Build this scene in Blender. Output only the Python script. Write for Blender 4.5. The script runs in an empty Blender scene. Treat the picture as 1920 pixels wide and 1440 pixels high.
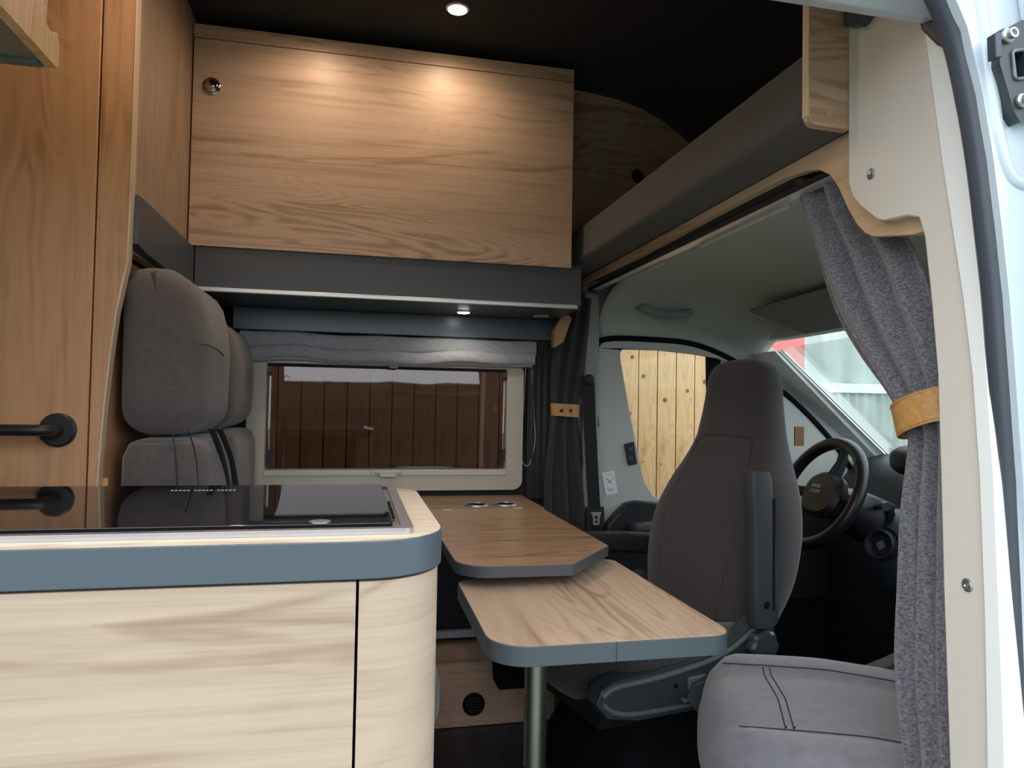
import bpy, bmesh, math, random
from math import sin, cos, tan, pi, radians as R, atan2, sqrt
from mathutils import Vector, Matrix
from mathutils.geometry import tessellate_polygon
random.seed(7)
S = bpy.context.scene
COL = S.collection

# ------------------------------------------------------------------ camera
F = 1330.0
YAW, PIT, ROL = R(12.4), R(1.7), R(1.0)
CP = Vector((0, 0, 1.03))
fw = Vector((sin(YAW)*cos(PIT), cos(YAW)*cos(PIT), sin(PIT)))
r0 = Vector((cos(YAW), -sin(YAW), 0)); u0 = r0.cross(fw)
rt = r0*cos(ROL) + u0*sin(ROL); up = u0*cos(ROL) - r0*sin(ROL)
cd = bpy.data.cameras.new('camera'); cam = bpy.data.objects.new('camera', cd); COL.objects.link(cam)
cam.matrix_world = Matrix(((rt.x, up.x, -fw.x, CP.x), (rt.y, up.y, -fw.y, CP.y), (rt.z, up.z, -fw.z, CP.z), (0, 0, 0, 1)))
cd.sensor_fit = 'HORIZONTAL'; cd.sensor_width = 36; cd.lens = F/1920*36; cd.clip_start = .02; cd.clip_end = 200
S.camera = cam
S.view_settings.view_transform = 'Standard'; S.view_settings.look = 'None'
S.view_settings.gamma = 1; S.view_settings.use_curve_mapping = False
S.view_settings.exposure = 1.0

# ------------------------------------------------------------------ sky and lamps
w = bpy.data.worlds.new('overcast_sky'); S.world = w; w.use_nodes = True
nt = w.node_tree; bg = nt.nodes['Background']
tc = nt.nodes.new('ShaderNodeTexCoord'); sp = nt.nodes.new('ShaderNodeSeparateXYZ'); cr = nt.nodes.new('ShaderNodeValToRGB')
nt.links.new(tc.outputs['Generated'], sp.inputs[0]); nt.links.new(sp.outputs['Z'], cr.inputs[0]); nt.links.new(cr.outputs[0], bg.inputs[0])
cr.color_ramp.elements[0].position = 0.0; cr.color_ramp.elements[0].color = (.80, .86, .93, 1)
cr.color_ramp.elements[1].position = 0.7; cr.color_ramp.elements[1].color = (.92, .97, 1.0, 1)
bg.inputs[1].default_value = 1.6

def lamp(name, kind, loc, energy, color, size=.05, rot=(0, 0, 0), spot=None, blend=.6, **tags):
    l = bpy.data.lights.new(name, kind); l.energy = energy; l.color = color
    if kind in ('POINT', 'SPOT'): l.shadow_soft_size = size
    if kind == 'AREA': l.size = size
    if kind == 'SPOT': l.spot_size = spot; l.spot_blend = blend
    o = bpy.data.objects.new(name, l); o.location = loc; o.rotation_euler = rot; COL.objects.link(o)
    return o
WARM = (1.0, .78, .56)
lamp('spot_beam', 'SPOT', (.244, 1.96, 2.098), 2.3, WARM, .025, spot=R(172), blend=1)
lamp('spot_beam', 'SPOT', (-.12, 1.94, 2.098), 2.3, WARM, .025, spot=R(172), blend=1)
lamp('spot_beam', 'SPOT', (-.30, 1.33, 2.095), 5.0, WARM, .025, spot=R(172), blend=1)
lamp('spot_beam', 'SPOT', (.34, 2.30, 1.326), .9, (1, .9, .78), .015, spot=R(150), blend=.6)

# ------------------------------------------------------------------ helpers
def at(px, py, x=None, y=None, z=None):
    d = fw + rt*((px-960)/F) + up*((720-py)/F)
    t = (x-CP.x)/d.x if x is not None else (y-CP.y)/d.y if y is not None else (z-CP.z)/d.z
    return CP + d*t

def link(name, me, parent=None):
    o = bpy.data.objects.new(name, me); COL.objects.link(o)
    if parent is not None: o.parent = parent
    return o

def tag(o, label=None, cat=None, group=None, kind=None):
    if label: o['label'] = label
    if cat: o['category'] = cat
    if group: o['group'] = group
    if kind: o['kind'] = kind
    return o

def obj(name, bm, m, parent=None, label=None, cat=None, group=None, kind=None, local=False, sharp=35, base=True, bevel=0):
    me = bpy.data.meshes.new(name)
    bmesh.ops.recalc_face_normals(bm, faces=bm.faces)
    off = Vector((0, 0, 0))
    if parent is not None and not local:
        off = Vector(parent.get('_o', (0, 0, 0)))
    elif parent is None and base and len(bm.verts):
        xs = [v.co.x for v in bm.verts]; ys = [v.co.y for v in bm.verts]; zs = [v.co.z for v in bm.verts]
        off = Vector(((min(xs)+max(xs))/2, (min(ys)+max(ys))/2, min(zs)))
    if off.length: bmesh.ops.translate(bm, verts=bm.verts, vec=-off)
    bm.to_mesh(me); bm.free()
    for p in me.polygons: p.use_smooth = True
    me.set_sharp_from_angle(angle=R(sharp))
    me.materials.append(m)
    o = link(name, me, parent)
    if parent is None: o.location = off
    o['_o'] = list(off)
    if bevel:
        b = o.modifiers.new('bevel', 'BEVEL'); b.width = bevel; b.segments = 2; b.limit_method = 'ANGLE'; b.angle_limit = R(40)
    return tag(o, label, cat, group, kind)

def thing(name, label, cat, loc, rz=0, group=None, kind=None):
    o = bpy.data.objects.new(name, None); COL.objects.link(o)
    o.empty_display_size = .05
    o.location = loc; o.rotation_euler = (0, 0, rz); o['_o'] = list(loc)
    return tag(o, label, cat, group, kind)

def B(): return bmesh.new()

def box(bm, x0, x1, y0, y1, z0, z1):
    vs = [bm.verts.new((x, y, z)) for x in (x0, x1) for y in (y0, y1) for z in (z0, z1)]
    for f in ((0, 1, 3, 2), (4, 6, 7, 5), (0, 4, 5, 1), (2, 3, 7, 6), (0, 2, 6, 4), (1, 5, 7, 3)):
        bm.faces.new([vs[i] for i in f])
    return bm

def rpoly(pts, rad, seg=8):
    n = len(pts); out = []
    rr = rad if isinstance(rad, (list, tuple)) else [rad]*n
    for i in range(n):
        p = Vector(pts[i][:2]); a = Vector(pts[i-1][:2]); b = Vector(pts[(i+1) % n][:2]); r = rr[i]
        if r <= 0: out.append(tuple(p)); continue
        da = (a-p).normalized(); db = (b-p).normalized()
        ang = da.angle(db); L = min(r/tan(ang/2), (a-p).length*.49, (b-p).length*.49); r2 = L*tan(ang/2)
        c = p + (da+db).normalized()*(r2/sin(ang/2))
        s = p+da*L-c; e = p+db*L-c
        a0 = atan2(s.y, s.x); a1 = atan2(e.y, e.x); d = a1-a0
        while d > pi: d -= 2*pi
        while d < -pi: d += 2*pi
        for k in range(seg+1):
            t = a0+d*k/seg; out.append((c.x+r2*cos(t), c.y+r2*sin(t)))
    return out

def P3(axis, a, b, c):
    return {'x': (c, a, b), 'y': (a, c, b), 'z': (a, b, c)}[axis]

def prism(bm, pts, axis, c0, c1, holes=()):
    loops = [list(pts)] + [list(h) for h in holes]
    flat = [p for l in loops for p in l]
    tris = tessellate_polygon([[Vector((p[0], p[1], 0)) for p in l] for l in loops])
    f0 = c0 if callable(c0) else (lambda a, b: c0)
    f1 = c1 if callable(c1) else (lambda a, b: c1)
    A = [bm.verts.new(P3(axis, p[0], p[1], f0(*p[:2]))) for p in flat]
    C = [bm.verts.new(P3(axis, p[0], p[1], f1(*p[:2]))) for p in flat]
    if len(loops) == 1 and all(True for _ in ()) and convex(loops[0]):
        bm.faces.new(A); bm.faces.new(C[::-1])
    else:
        for t in tris:
            try: bm.faces.new([A[i] for i in t]); bm.faces.new([C[i] for i in t][::-1])
            except ValueError: pass
    k = 0
    for l in loops:
        n = len(l)
        for i in range(n):
            j = (i+1) % n
            try: bm.faces.new((A[k+i], A[k+j], C[k+j], C[k+i]))
            except ValueError: pass
        k += n
    return bm

def convex(l):
    s = 0; n = len(l)
    for i in range(n):
        a, b, c = l[i-2], l[i-1], l[i]
        cr_ = (b[0]-a[0])*(c[1]-b[1])-(b[1]-a[1])*(c[0]-b[0])
        if abs(cr_) < 1e-12: continue
        if s and (cr_ > 0) != (s > 0): return False
        s = cr_
    return True

def rings(bm, rs, cap=True, closed=True):
    V = [[bm.verts.new(p) for p in r] for r in rs]
    n = len(V[0])
    for a, b in zip(V, V[1:]):
        for i in range(n if closed else n-1):
            j = (i+1) % n
            bm.faces.new((a[i], a[j], b[j], b[i]))
    if cap and closed:
        bm.faces.new(V[0][::-1]); bm.faces.new(V[-1])
    return bm

def sel(c, u, v, a, b, n=2.5, k=24):
    c = Vector(c); u = Vector(u); v = Vector(v); out = []
    for i in range(k):
        t = 2*pi*i/k; ct, st = cos(t), sin(t)
        out.append(c + u*(a*math.copysign(abs(ct)**(2/n), ct)) + v*(b*math.copysign(abs(st)**(2/n), st)))
    return out

def tube(bm, pts, r, k=12, flat=None, closed=False):
    pts = [Vector(p) for p in pts]; n = len(pts); rs = []
    prev = None
    for i in range(n):
        if closed: t = pts[(i+1) % n]-pts[i-1]
        else: t = pts[min(i+1, n-1)]-pts[max(i-1, 0)]
        t.normalize()
        if prev is None:
            a = Vector((0, 0, 1)) if abs(t.z) < .9 else Vector((1, 0, 0))
            u = (a - t*a.dot(t)).normalized()
        else: u = (prev - t*prev.dot(t)).normalized()
        prev = u; v = t.cross(u)
        ra = r[i] if isinstance(r, (list, tuple)) else r
        rb = ra*flat if flat else ra
        rs.append([pts[i]+u*(ra*cos(2*pi*j/k))+v*(rb*sin(2*pi*j/k)) for j in range(k)])
    if closed: rs.append(rs[0]); rings(bm, rs, cap=False); bmesh.ops.remove_doubles(bm, verts=bm.verts, dist=1e-6)
    else: rings(bm, rs)
    return bm

def spline(pts, n=8):
    pts = [Vector(p) for p in pts]; out = []
    for i in range(len(pts)-1):
        p0 = pts[max(i-1, 0)]; p1 = pts[i]; p2 = pts[i+1]; p3 = pts[min(i+2, len(pts)-1)]
        for k in range(n):
            t = k/n
            out.append(.5*((2*p1)+(p2-p0)*t+(2*p0-5*p1+4*p2-p3)*t*t+(3*p1-p0-3*p2+p3)*t**3))
    out.append(pts[-1]); return out

def lathe(bm, prof, c, ax=(0, 0, 1), k=32):
    ax = Vector(ax).normalized(); a = Vector((1, 0, 0)) if abs(ax.x) < .9 else Vector((0, 1, 0))
    u = (a-ax*a.dot(ax)).normalized(); v = ax.cross(u); c = Vector(c)
    rs = [[c+ax*h+u*(r*cos(2*pi*j/k))+v*(r*sin(2*pi*j/k)) for j in range(k)] for r, h in prof]
    return rings(bm, rs)

def rbox(bm, c, h, r, n=10, puff=(0, 0, 0), warp=None):
    """rounded soft box"""
    c = Vector(c); h = Vector(h)
    t = B(); bmesh.ops.create_cube(t, size=2)
    bmesh.ops.subdivide_edges(t, edges=t.edges, cuts=n, use_grid_fill=True)
    new = {}
    for v in t.verts:
        p = Vector((v.co.x, v.co.y, v.co.z))
        q = Vector([p[i]*h[i] for i in range(3)])
        inn = Vector([max(-(h[i]-r), min(h[i]-r, q[i])) for i in range(3)])
        d = q-inn
        # spread verts so that the corner gets some
        if d.length > 1e-9: q = inn + d.normalized()*r
        for i in range(3):
            j, k2 = (i+1) % 3, (i+2) % 3
            if puff[i] and abs(p[i]) > .5:
                q[i] += math.copysign(puff[i], p[i])*max(0, cos(p[j]*pi/2))*max(0, cos(p[k2]*pi/2))
        if warp: q = Vector(warp(q, p))
        new[v] = bm.verts.new(q+c)
    for f in t.faces: bm.faces.new([new[v] for v in f.verts])
    t.free()
    return bm

# ------------------------------------------------------------------ materials
def mat(name, col, rough=.5, metal=0, spec=.5, emit=None, es=1, sheen=0, coat=0):
    m = bpy.data.materials.new(name); m.use_nodes = True; b = m.node_tree.nodes['Principled BSDF']
    b.inputs['Base Color'].default_value = (*col, 1); b.inputs['Roughness'].default_value = rough
    b.inputs['Metallic'].default_value = metal; b.inputs['Specular IOR Level'].default_value = spec
    if sheen: b.inputs['Sheen Weight'].default_value = sheen; b.inputs['Sheen Roughness'].default_value = .6
    if coat: b.inputs['Coat Weight'].default_value = coat
    if emit: b.inputs['Emission Color'].default_value = (*emit, 1); b.inputs['Emission Strength'].default_value = es
    return m

def N(m, t): return m.node_tree.nodes.new('ShaderNode'+t)
def L(m, a, b): m.node_tree.links.new(a, b)

def speckle(m, c1, c2, scale=900, bump=.15, dist=.001, detail=2, sc3=(1, 1, 1), lo=.35, hi=.65):
    """two-tone fine noise with a little relief"""
    b = m.node_tree.nodes['Principled BSDF']
    t = N(m, 'TexCoord'); mp = N(m, 'Mapping'); mp.inputs['Scale'].default_value = sc3
    n = N(m, 'TexNoise'); n.inputs['Scale'].default_value = scale; n.inputs['Detail'].default_value = detail
    r = N(m, 'ValToRGB'); r.color_ramp.elements[0].color = (*c1, 1); r.color_ramp.elements[1].color = (*c2, 1)
    r.color_ramp.elements[0].position = lo; r.color_ramp.elements[1].position = hi
    L(m, t.outputs['Object'], mp.inputs[0]); L(m, mp.outputs[0], n.inputs['Vector']); L(m, n.outputs['Fac'], r.inputs[0]); L(m, r.outputs[0], b.inputs['Base Color'])
    bp = N(m, 'Bump'); bp.inputs['Strength'].default_value = bump; bp.inputs['Distance'].default_value = dist
    L(m, n.outputs['Fac'], bp.inputs['Height']); L(m, bp.outputs[0], b.inputs['Normal'])
    return m

def wood(name, axis, base, dark, rings_=1.0, rough=.42, seed=0., amount=1.0, size=1.0):
    m = mat(name, base, rough, spec=.35); b = m.node_tree.nodes['Principled BSDF']
    t = N(m, 'TexCoord')
    def stretched(al, ac, loc, scale=1, detail=2, dist=0.):
        mp = N(m, 'Mapping'); mp.inputs['Scale'].default_value = [al if 'xyz'[i] in axis else ac for i in range(3)]
        mp.inputs['Location'].default_value = loc
        L(m, t.outputs['Object'], mp.inputs[0])
        n = N(m, 'TexNoise'); n.inputs['Scale'].default_value = scale; n.inputs['Detail'].default_value = detail; n.inputs['Distortion'].default_value = dist
        L(m, mp.outputs[0], n.inputs['Vector']); return n.outputs['Fac']
    def ma(op, a, c):
        q = N(m, 'Math'); q.operation = op
        for i, s_ in enumerate((a, c)):
            if isinstance(s_, (int, float)): q.inputs[i].default_value = s_
            else: L(m, s_, q.inputs[i])
        return q.outputs[0]
    fig = stretched(1.1*size, 7.5*size, (seed, seed*1.7, seed*.6), 1, 2.5, .5)       # growth figure
    fib = stretched(5, 260, (0, 0, seed), 1, 3)                                        # fine fibres
    med = stretched(2.2, 60, (seed, 0, 0), 1, 3, .3)
    bro = stretched(.9, 9, (seed*2, seed, 3), 1, 3, .9)                                # broad tone
    msk = stretched(1.0, 3.5, (1.3*seed, 4, seed), 1, 1)                               # where the figure shows
    rg = ma('SINE', ma('MULTIPLY', fig, 120*rings_), 0)
    rg = ma('MULTIPLY', rg, ma('MULTIPLY', ma('MAXIMUM', ma('SUBTRACT', msk, .40), 0), .75*amount))
    vn = stretched(.75*size, 6.0*size, (seed+5, seed*.4, seed), 1, 3.5, .7)
    ab = N(m, 'Math'); ab.operation = 'ABSOLUTE'; L(m, ma('SUBTRACT', vn, .5), ab.inputs[0])
    ridge = ma('MAXIMUM', ma('SUBTRACT', 1, ma('MULTIPLY', ab.outputs[0], 34)), 0)
    ridge = ma('MULTIPLY', ridge, ma('MULTIPLY', ma('MAXIMUM', ma('SUBTRACT', bro, .42), 0), 1.5*amount))
    rg = ma('ADD', rg, ridge)
    v = ma('ADD', rg, ma('MULTIPLY', fib, .35))
    v = ma('ADD', v, ma('MULTIPLY', med, .58*amount))
    v = ma('ADD', v, ma('MULTIPLY', bro, .40*amount))
    v = ma('MULTIPLY', v, .5/(.35*.5+.49*amount))
    rp = N(m, 'ValToRGB'); e = rp.color_ramp.elements
    def mx(k): return tuple(a*(1-k)+c*k for a, c in zip(base, dark))+(1,)
    e[0].position = .38; e[0].color = mx(0); e[1].position = .84; e[1].color = mx(1)
    for p_, k_ in ((.48, .12), (.56, .30), (.66, .62)):
        x = e.new(p_); x.color = mx(k_)
    L(m, v, rp.inputs[0]); L(m, rp.outputs[0], b.inputs['Base Color'])
    bp = N(m, 'Bump'); bp.inputs['Strength'].default_value = .08; bp.inputs['Distance'].default_value = .0006
    L(m, fib, bp.inputs['Height']); L(m, bp.outputs[0], b.inputs['Normal'])
    return m

WB, WD = (.61, .42, .315), (.30, .19, .13)
wx = wood('oak_laminate_horizontal', 'x', WB, WD, seed=1.3)
wk = wood('oak_laminate_kitchen', 'x', (.50, .395, .305), (.30, .215, .16), rings_=1.0, seed=6.3, size=1.0)
wkc = wood('oak_laminate_kitchen_corner', 'xy', (.50, .395, .305), (.30, .215, .16), seed=4.1)
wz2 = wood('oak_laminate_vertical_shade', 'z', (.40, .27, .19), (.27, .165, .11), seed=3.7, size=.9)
wz = wood('oak_laminate_vertical_lit', 'z', (.56, .31, .165), (.36, .17, .075), seed=2.2, size=.9)  # warm LED light mixed into the orange base
wy = wood('oak_laminate_cross', 'y', WB, WD, seed=5.2)
wt = wood('oak_laminate_table', 'y', (.60, .42, .29), (.25, .15, .09), seed=8.4, size=1.1)
edge_w = wood('light_wood_edging', 'z', (.66, .50, .33), (.45, .30, .18), amount=.4)
char = mat('charcoal_laminate', (.072, .078, .090), .42)
band = mat('slate_edge_band', (.078, .100, .122), .38)
darkfab = speckle(mat('charcoal_headliner', (.02, .021, .023), .95), (.017, .018, .021), (.027, .028, .032), 700)
bedfab = speckle(mat('brown_grey_upholstery', (.05, .04, .04), .95, sheen=.2), (.030, .025, .024), (.075, .060, .056), 420, .3, .001)
suede = speckle(mat('taupe_suede', (.09, .08, .08), .88, sheen=.25), (.075, .058, .053), (.092, .072, .067), 60, .08, .001, 4)
suede2 = speckle(mat('daylit_suede', (.13, .12, .13), .85, sheen=.4), (.150, .145, .170), (.185, .180, .210), 40, .08, .001, 5)  # seat suede with bluish daylight put into a lighter base
seatfab = speckle(mat('shaded_seat_cloth', (.05, .045, .045), .9, sheen=.25), (.036, .030, .032), (.048, .040, .042), 300, .1, .001)  # driver seat cloth, cab shade put into a darker base
seam = mat('seam_thread', (.035, .03, .035), .8)
curtm = speckle(mat('heather_grey_linen', (.1, .1, .11), .95, sheen=.3), (.045, .044, .054), (.26, .25, .285), 210, .6, .0015, 6, sc3=(1, 1, 1.5), lo=.28, hi=.76)
curtd = speckle(mat('dark_linen', (.03, .03, .035), .95, sheen=.1), (.024, .022, .026), (.05, .047, .052), 520, .3, .001)
blindm = speckle(mat('grey_blind_cloth', (.25, .25, .26), .9, sheen=.2), (.30, .30, .315), (.44, .44, .46), 260, .2, .001, sc3=(.15, 1, 3))
leather = speckle(mat('tan_leather', (.5, .25, .06), .5), (.50, .25, .075), (.60, .32, .11), 120, .1, .0005)
leatherb = mat('brown_leather', (.22, .09, .035), .55)
cream = speckle(mat('cream_plastic', (.62, .56, .47), .5), (.60, .55, .46), (.64, .585, .49), 900, .06, .0003)
creamp = speckle(mat('pale_grey_plastic', (.74, .70, .64), .5), (.66, .615, .55), (.69, .645, .58), 900, .06, .0003)
headl = speckle(mat('grey_cab_headliner', (.5, .52, .47), .95), (.44, .47, .42), (.50, .53, .475), 600, .1, .0006)
cabgrey = mat('cab_grey_plastic', (.48, .485, .465), .55)
blk = mat('black_plastic', (.012, .013, .016), .45)
blkm = mat('matt_black', (.006, .007, .009), .9, spec=.15)
dgrey = mat('dark_grey_plastic', (.045, .055, .065), .4)
mgrey = mat('mid_grey_plastic', (.12, .15, .16), .4)
rubber = mat('rubber_seal', (.060, .072, .092), .35)
paint = mat('white_body_paint', (.56, .65, .74), .22, coat=.5)
chrome = mat('chrome', (.8, .8, .8), .12, 1)
steel = mat('brushed_steel', (.55, .56, .60), .38, 1)
alu = mat('satin_aluminium', (.42, .45, .42), .38, 1)
alub = mat('pale_aluminium_trim', (.72, .72, .72), .35, .6)
plas = mat('pale_window_profile', (.58, .57, .53), .45)
glassk = mat('black_glass_lid', (.006, .006, .008), .03, spec=.8)
led_w = mat('lit_led_warm', (1, .8, .6), emit=(1, .80, .52), es=14)
led_c = mat('lit_led_white', (1, .95, .9), emit=(1, .95, .88), es=14)
white = mat('white_print', (.75, .75, .75), .6)
floorm = speckle(mat('dark_vinyl_floor', (.03, .03, .035), .55), (.026, .027, .032), (.042, .043, .050), 30, .05, .0005, 6)
beltm = mat('black_webbing', (.010, .010, .012), .8)
grassm = speckle(mat('lawn_green', (.08, .2, .05), .95), (.06, .13, .05), (.12, .20, .09), 30, .5, .01, 6)

def glass_mat(name, tint, amount):
    m = bpy.data.materials.new(name); m.use_nodes = True; t = m.node_tree; t.nodes.clear()
    o = t.nodes.new('ShaderNodeOutputMaterial'); mx = t.nodes.new('ShaderNodeMixShader')
    tr = t.nodes.new('ShaderNodeBsdfTransparent'); tr.inputs[0].default_value = (*tint, 1)
    gl = t.nodes.new('ShaderNodeBsdfGlossy'); gl.inputs['Roughness'].default_value = .02
    fr = t.nodes.new('ShaderNodeFresnel'); fr.inputs[0].default_value = 1.5
    mu = t.nodes.new('ShaderNodeMath'); mu.operation = 'MULTIPLY'; mu.inputs[1].default_value = amount
    t.links.new(fr.outputs[0], mu.inputs[0]); t.links.new(mu.outputs[0], mx.inputs[0])
    t.links.new(tr.outputs[0], mx.inputs[1]); t.links.new(gl.outputs[0], mx.inputs[2]); t.links.new(mx.outputs[0], o.inputs[0])
    return m
tint = glass_mat('tinted_acrylic', (.34, .27, .265), 2.3)
clear = glass_mat('clear_glass', (.92, .93, .90), .35)
clearw = glass_mat('windscreen_glass', (.82, .92, .90), .25)

# ================================================================== STRUCTURE
def struct(name, bm, m, label=None, **k):
    return obj(name, bm, m, None, label, kind='structure', **k)

XR, XL = 3.0, -2.2          # bonnet end and rear of the van
floor = thing('floor', 'dark grey vinyl van floor', None, (0, 1.6, 0), kind='structure')
obj('floor_panel', box(B(), XL, 3.0, .70, 2.52, -.05, 0), floorm, floor)
bm = B()
for p, q in (((1030, 1350), (1120, 1500)), ((985, 1372), (1052, 1358)), ((1010, 1383), (1070, 1402))):
    a = at(*p, z=.001); b = at(*q, z=.001); tube(bm, [a, b], .0016, 6)
obj('floor_joint', bm, mat('floor_joint_line', (.12, .12, .13), .6), floor, kind='stuff')

obj('floor_shade', box(B(), .80, 1.80, .72, 2.42, 0.0, .012), blkm, floor, 'black sheet standing in for the shade on the cab floor')  # black sheet in place of the deep shade on the cab floor
# far side wall of the living area with its window opening
WX0, WX1, WZ0, WZ1 = -.352, .588, .728, 1.178
struct('wall_left', prism(B(), [(XL, 0), (.80, 0), (.80, 2.15), (XL, 2.15)], 'y', 2.50, 2.55,
       [[(WX0+.03, WZ0+.03), (WX1-.03, WZ0+.03), (WX1-.03, WZ1-.03), (WX0+.03, WZ1-.03)]]), darkfab, 'charcoal cloth side wall around the dinette window')
# cab side wall with driver's door opening
DO = [(.86, .30), (.86, .95), (.845, 1.10), (.855, 1.235), (.90, 1.268), (1.05, 1.272), (1.22, 1.262), (1.38, 1.21), (1.60, 1.085), (1.80, .91), (1.90, .80), (1.90, .30)]
struct('wall_left_cab', prism(B(), [(.80, 0), (2.9, 0), (2.9, .86), (2.2, .86), (1.52, 1.30), (1.50, 1.62), (.80, 1.62)], 'y', 2.46, 2.52, [DO]), cabgrey, 'grey cab side wall around the driver door')
struct('wall_rear', box(B(), XL-.05, XL, .62, 2.55, 0, 2.15), darkfab, 'dark rear wall of the van')
# near side wall: left of the sliding door, header, cab side
struct('wall_right', prism(B(), [(XL, -.05), (-.70, -.05), (-.70, 2.15), (XL, 2.15)], 'y', .62, .70), paint, 'white body side behind the sliding door opening')
struct('wall_right_cab', prism(B(), [(.80, -.05), (2.9, -.05), (2.9, .86), (2.2, .86), (1.52, 1.30), (1.45, 2.10), (.80, 2.15)], 'y', .64, .68,
       [rpoly([(1.0, .66), (1.75, .66), (1.9, .80), (1.35, 1.22), (.98, 1.24)], .04)]), paint, 'white cab side around the passenger door window')
struct('wall_right_cab_lining', prism(B(), [(.82, .02), (2.3, .02), (2.3, .84), (2.15, .86), (1.50, 1.28), (.82, 1.42)], 'y', .682, .700, [rpoly([(1.0, .66), (1.75, .66), (1.9, .80), (1.35, 1.22), (.98, 1.24)], .04)]), cabgrey, 'grey lining of the passenger door side')
struct('shade_panel_left', box(B(), .852, 1.80, 2.405, 2.434, .013, .318), blkm, 'added black panel standing in for shade below the driver door')  # added black sheet, darkens the wall foot as shade would
struct('shade_panel_right', box(B(), .852, 1.80, .702, .716, .013, .62), blkm, 'added black panel standing in for shade low on the passenger door side')  # same added black sheet for the shaded lower passenger side
# ceiling: flat over the living area, curving down over the cab bed
prof = [(XL, 2.125), (.60, 2.125), (.75, 2.115), (.86, 2.102), (.95, 2.080), (1.03, 2.045), (1.10, 2.0), (1.20, 1.93), (1.34, 1.80), (1.48, 1.66), (1.60, 1.50)]
prof += [(x+.05, z+.05) for x, z in reversed(prof)]
struct('ceiling', prism(B(), prof, 'y', .62, 2.55), darkfab, 'dark charcoal roof lining curving down over the cab bed')

# header of the sliding door opening
hd = thing('trim_1', 'pale header beam over the sliding door opening', None, (0, .75, 1.53), kind='structure')
sec = rpoly([(.66, 2.15), (.66, 1.62), (.73, 1.575), (.79, 1.555), (.815, 1.56), (.835, 1.60), (.835, 2.12)], [0, .02, .02, .012, .012, .02, 0])
obj('header_beam', prism(B(), sec, 'x', -.70, .80), paint, hd)
dk = [at(a_, b_, x=.752) for a_, b_ in ((1705, -40), (1722, 10), (1737, 58), (1765, 86), (1786, 96), (1778, 40), (1762, -40))]
struct('trim_2', prism(B(), [(v_.y, v_.z) for v_ in dk], 'x', .742, .752), dgrey, 'dark plate standing in for the shaded recess where header meets pillar', bevel=.004)  # flat dark plate paints the shade of the hollow here

# B pillar trim facing the door opening (plane x = .76)
PXP = .76
Lc = [(1590, -60), (1590, 345), (1597, 368), (1615, 390), (1640, 410), (1660, 414), (1700, 405), (1722, 408), (1732, 440), (1745, 560), (1757, 700), (1763, 900), (1768, 1100), (1775, 1300), (1782, 1500)]
Rc = [(1725, -60), (1737, 70), (1752, 180), (1768, 300), (1788, 430), (1808, 560), (1825, 700), (1839, 900), (1848, 1150), (1852, 1350), (1854, 1500)]
Rs = [(1775, -60), (1783, 85), (1800, 160), (1822, 330), (1842, 500), (1860, 700), (1874, 900), (1884, 1150), (1892, 1350), (1896, 1500)]
def onx(l, x): return [(at(*p, x=x).y, at(*p, x=x).z) for p in l]
pil = thing('pillar_trim', 'cream moulded pillar trim beside the sliding door opening', 'trim', (PXP, .86, 0))
LcY, RcY, RsY = onx(Lc, PXP), onx(Rc, PXP), onx(Rs, PXP)
def ext(l, z): return l + [(l[-1][0], z)]
poly = ext(LcY, .02) + ext(RcY, .02)[::-1]
obj('trim_panel', prism(B(), poly, 'x', PXP, PXP+.028), creamp, pil, bevel=.006)
poly = ext(RcY, .02) + ext(RsY, .02)[::-1]
pp = [(y-.001, z) for y, z in poly]
obj('edge_strip', prism(B(), pp, 'x', PXP-.006, PXP+.03), mat('white_strip', (.88, .90, .89), .35), pil, 'smooth white edge strip', bevel=.004)
for p in ((1634, 326), (1815, 1097)):
    c = at(*p, x=PXP)
    s = obj('screw', lathe(B(), [(.0005, -.0005), (.0085, -.0005), (.0085, .0015), (.0065, .0025), (.0065, .001), (.0045, .001), (.0045, .004), (.002, .0045), (.0005, .003)], c, (-1, 0, 0), 20), steel, pil)
# dark lining clip at the top of pillar
c0 = at(1620, 40, x=.755)
obj('lining_clip', prism(B(), rpoly([(c0.y-.035, c0.z+.05), (c0.y+.03, c0.z+.05), (c0.y+.03, c0.z+.004), (c0.y, c0.z-.008), (c0.y-.03, c0.z+.002)], .012), 'x', .742, .76), dgrey, pil)

# rubber seal running up the pillar and over the header
sealL = [(1715, -120), (1748, -40), (1790, 60), (1818, 180), (1838, 300), (1855, 440), (1868, 560), (1880, 720), (1893, 900), (1902, 1100), (1912, 1350), (1918, 1520)]
pts = [at(px+8, py, y=.712) for px, py in sealL]
top = pts[0]
path = [Vector((-.70, .715, top.z+.17)), Vector((.0, .715, top.z+.17)), Vector((.42, .715, top.z+.165)), Vector((.56, .715, top.z+.135)), Vector((.64, .715, top.z+.08))] + pts + [Vector((pts[-1].x, .715, .0))]
bm = tube(B(), spline(path, 6), .020, 16)
obj('door_seal', bm, rubber, None, 'grey rubber seal running up the door opening edge', 'seal')
bm = tube(B(), spline([p+Vector((-.022, .012, -.004)) for p in path], 6), .009, 10)

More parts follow.
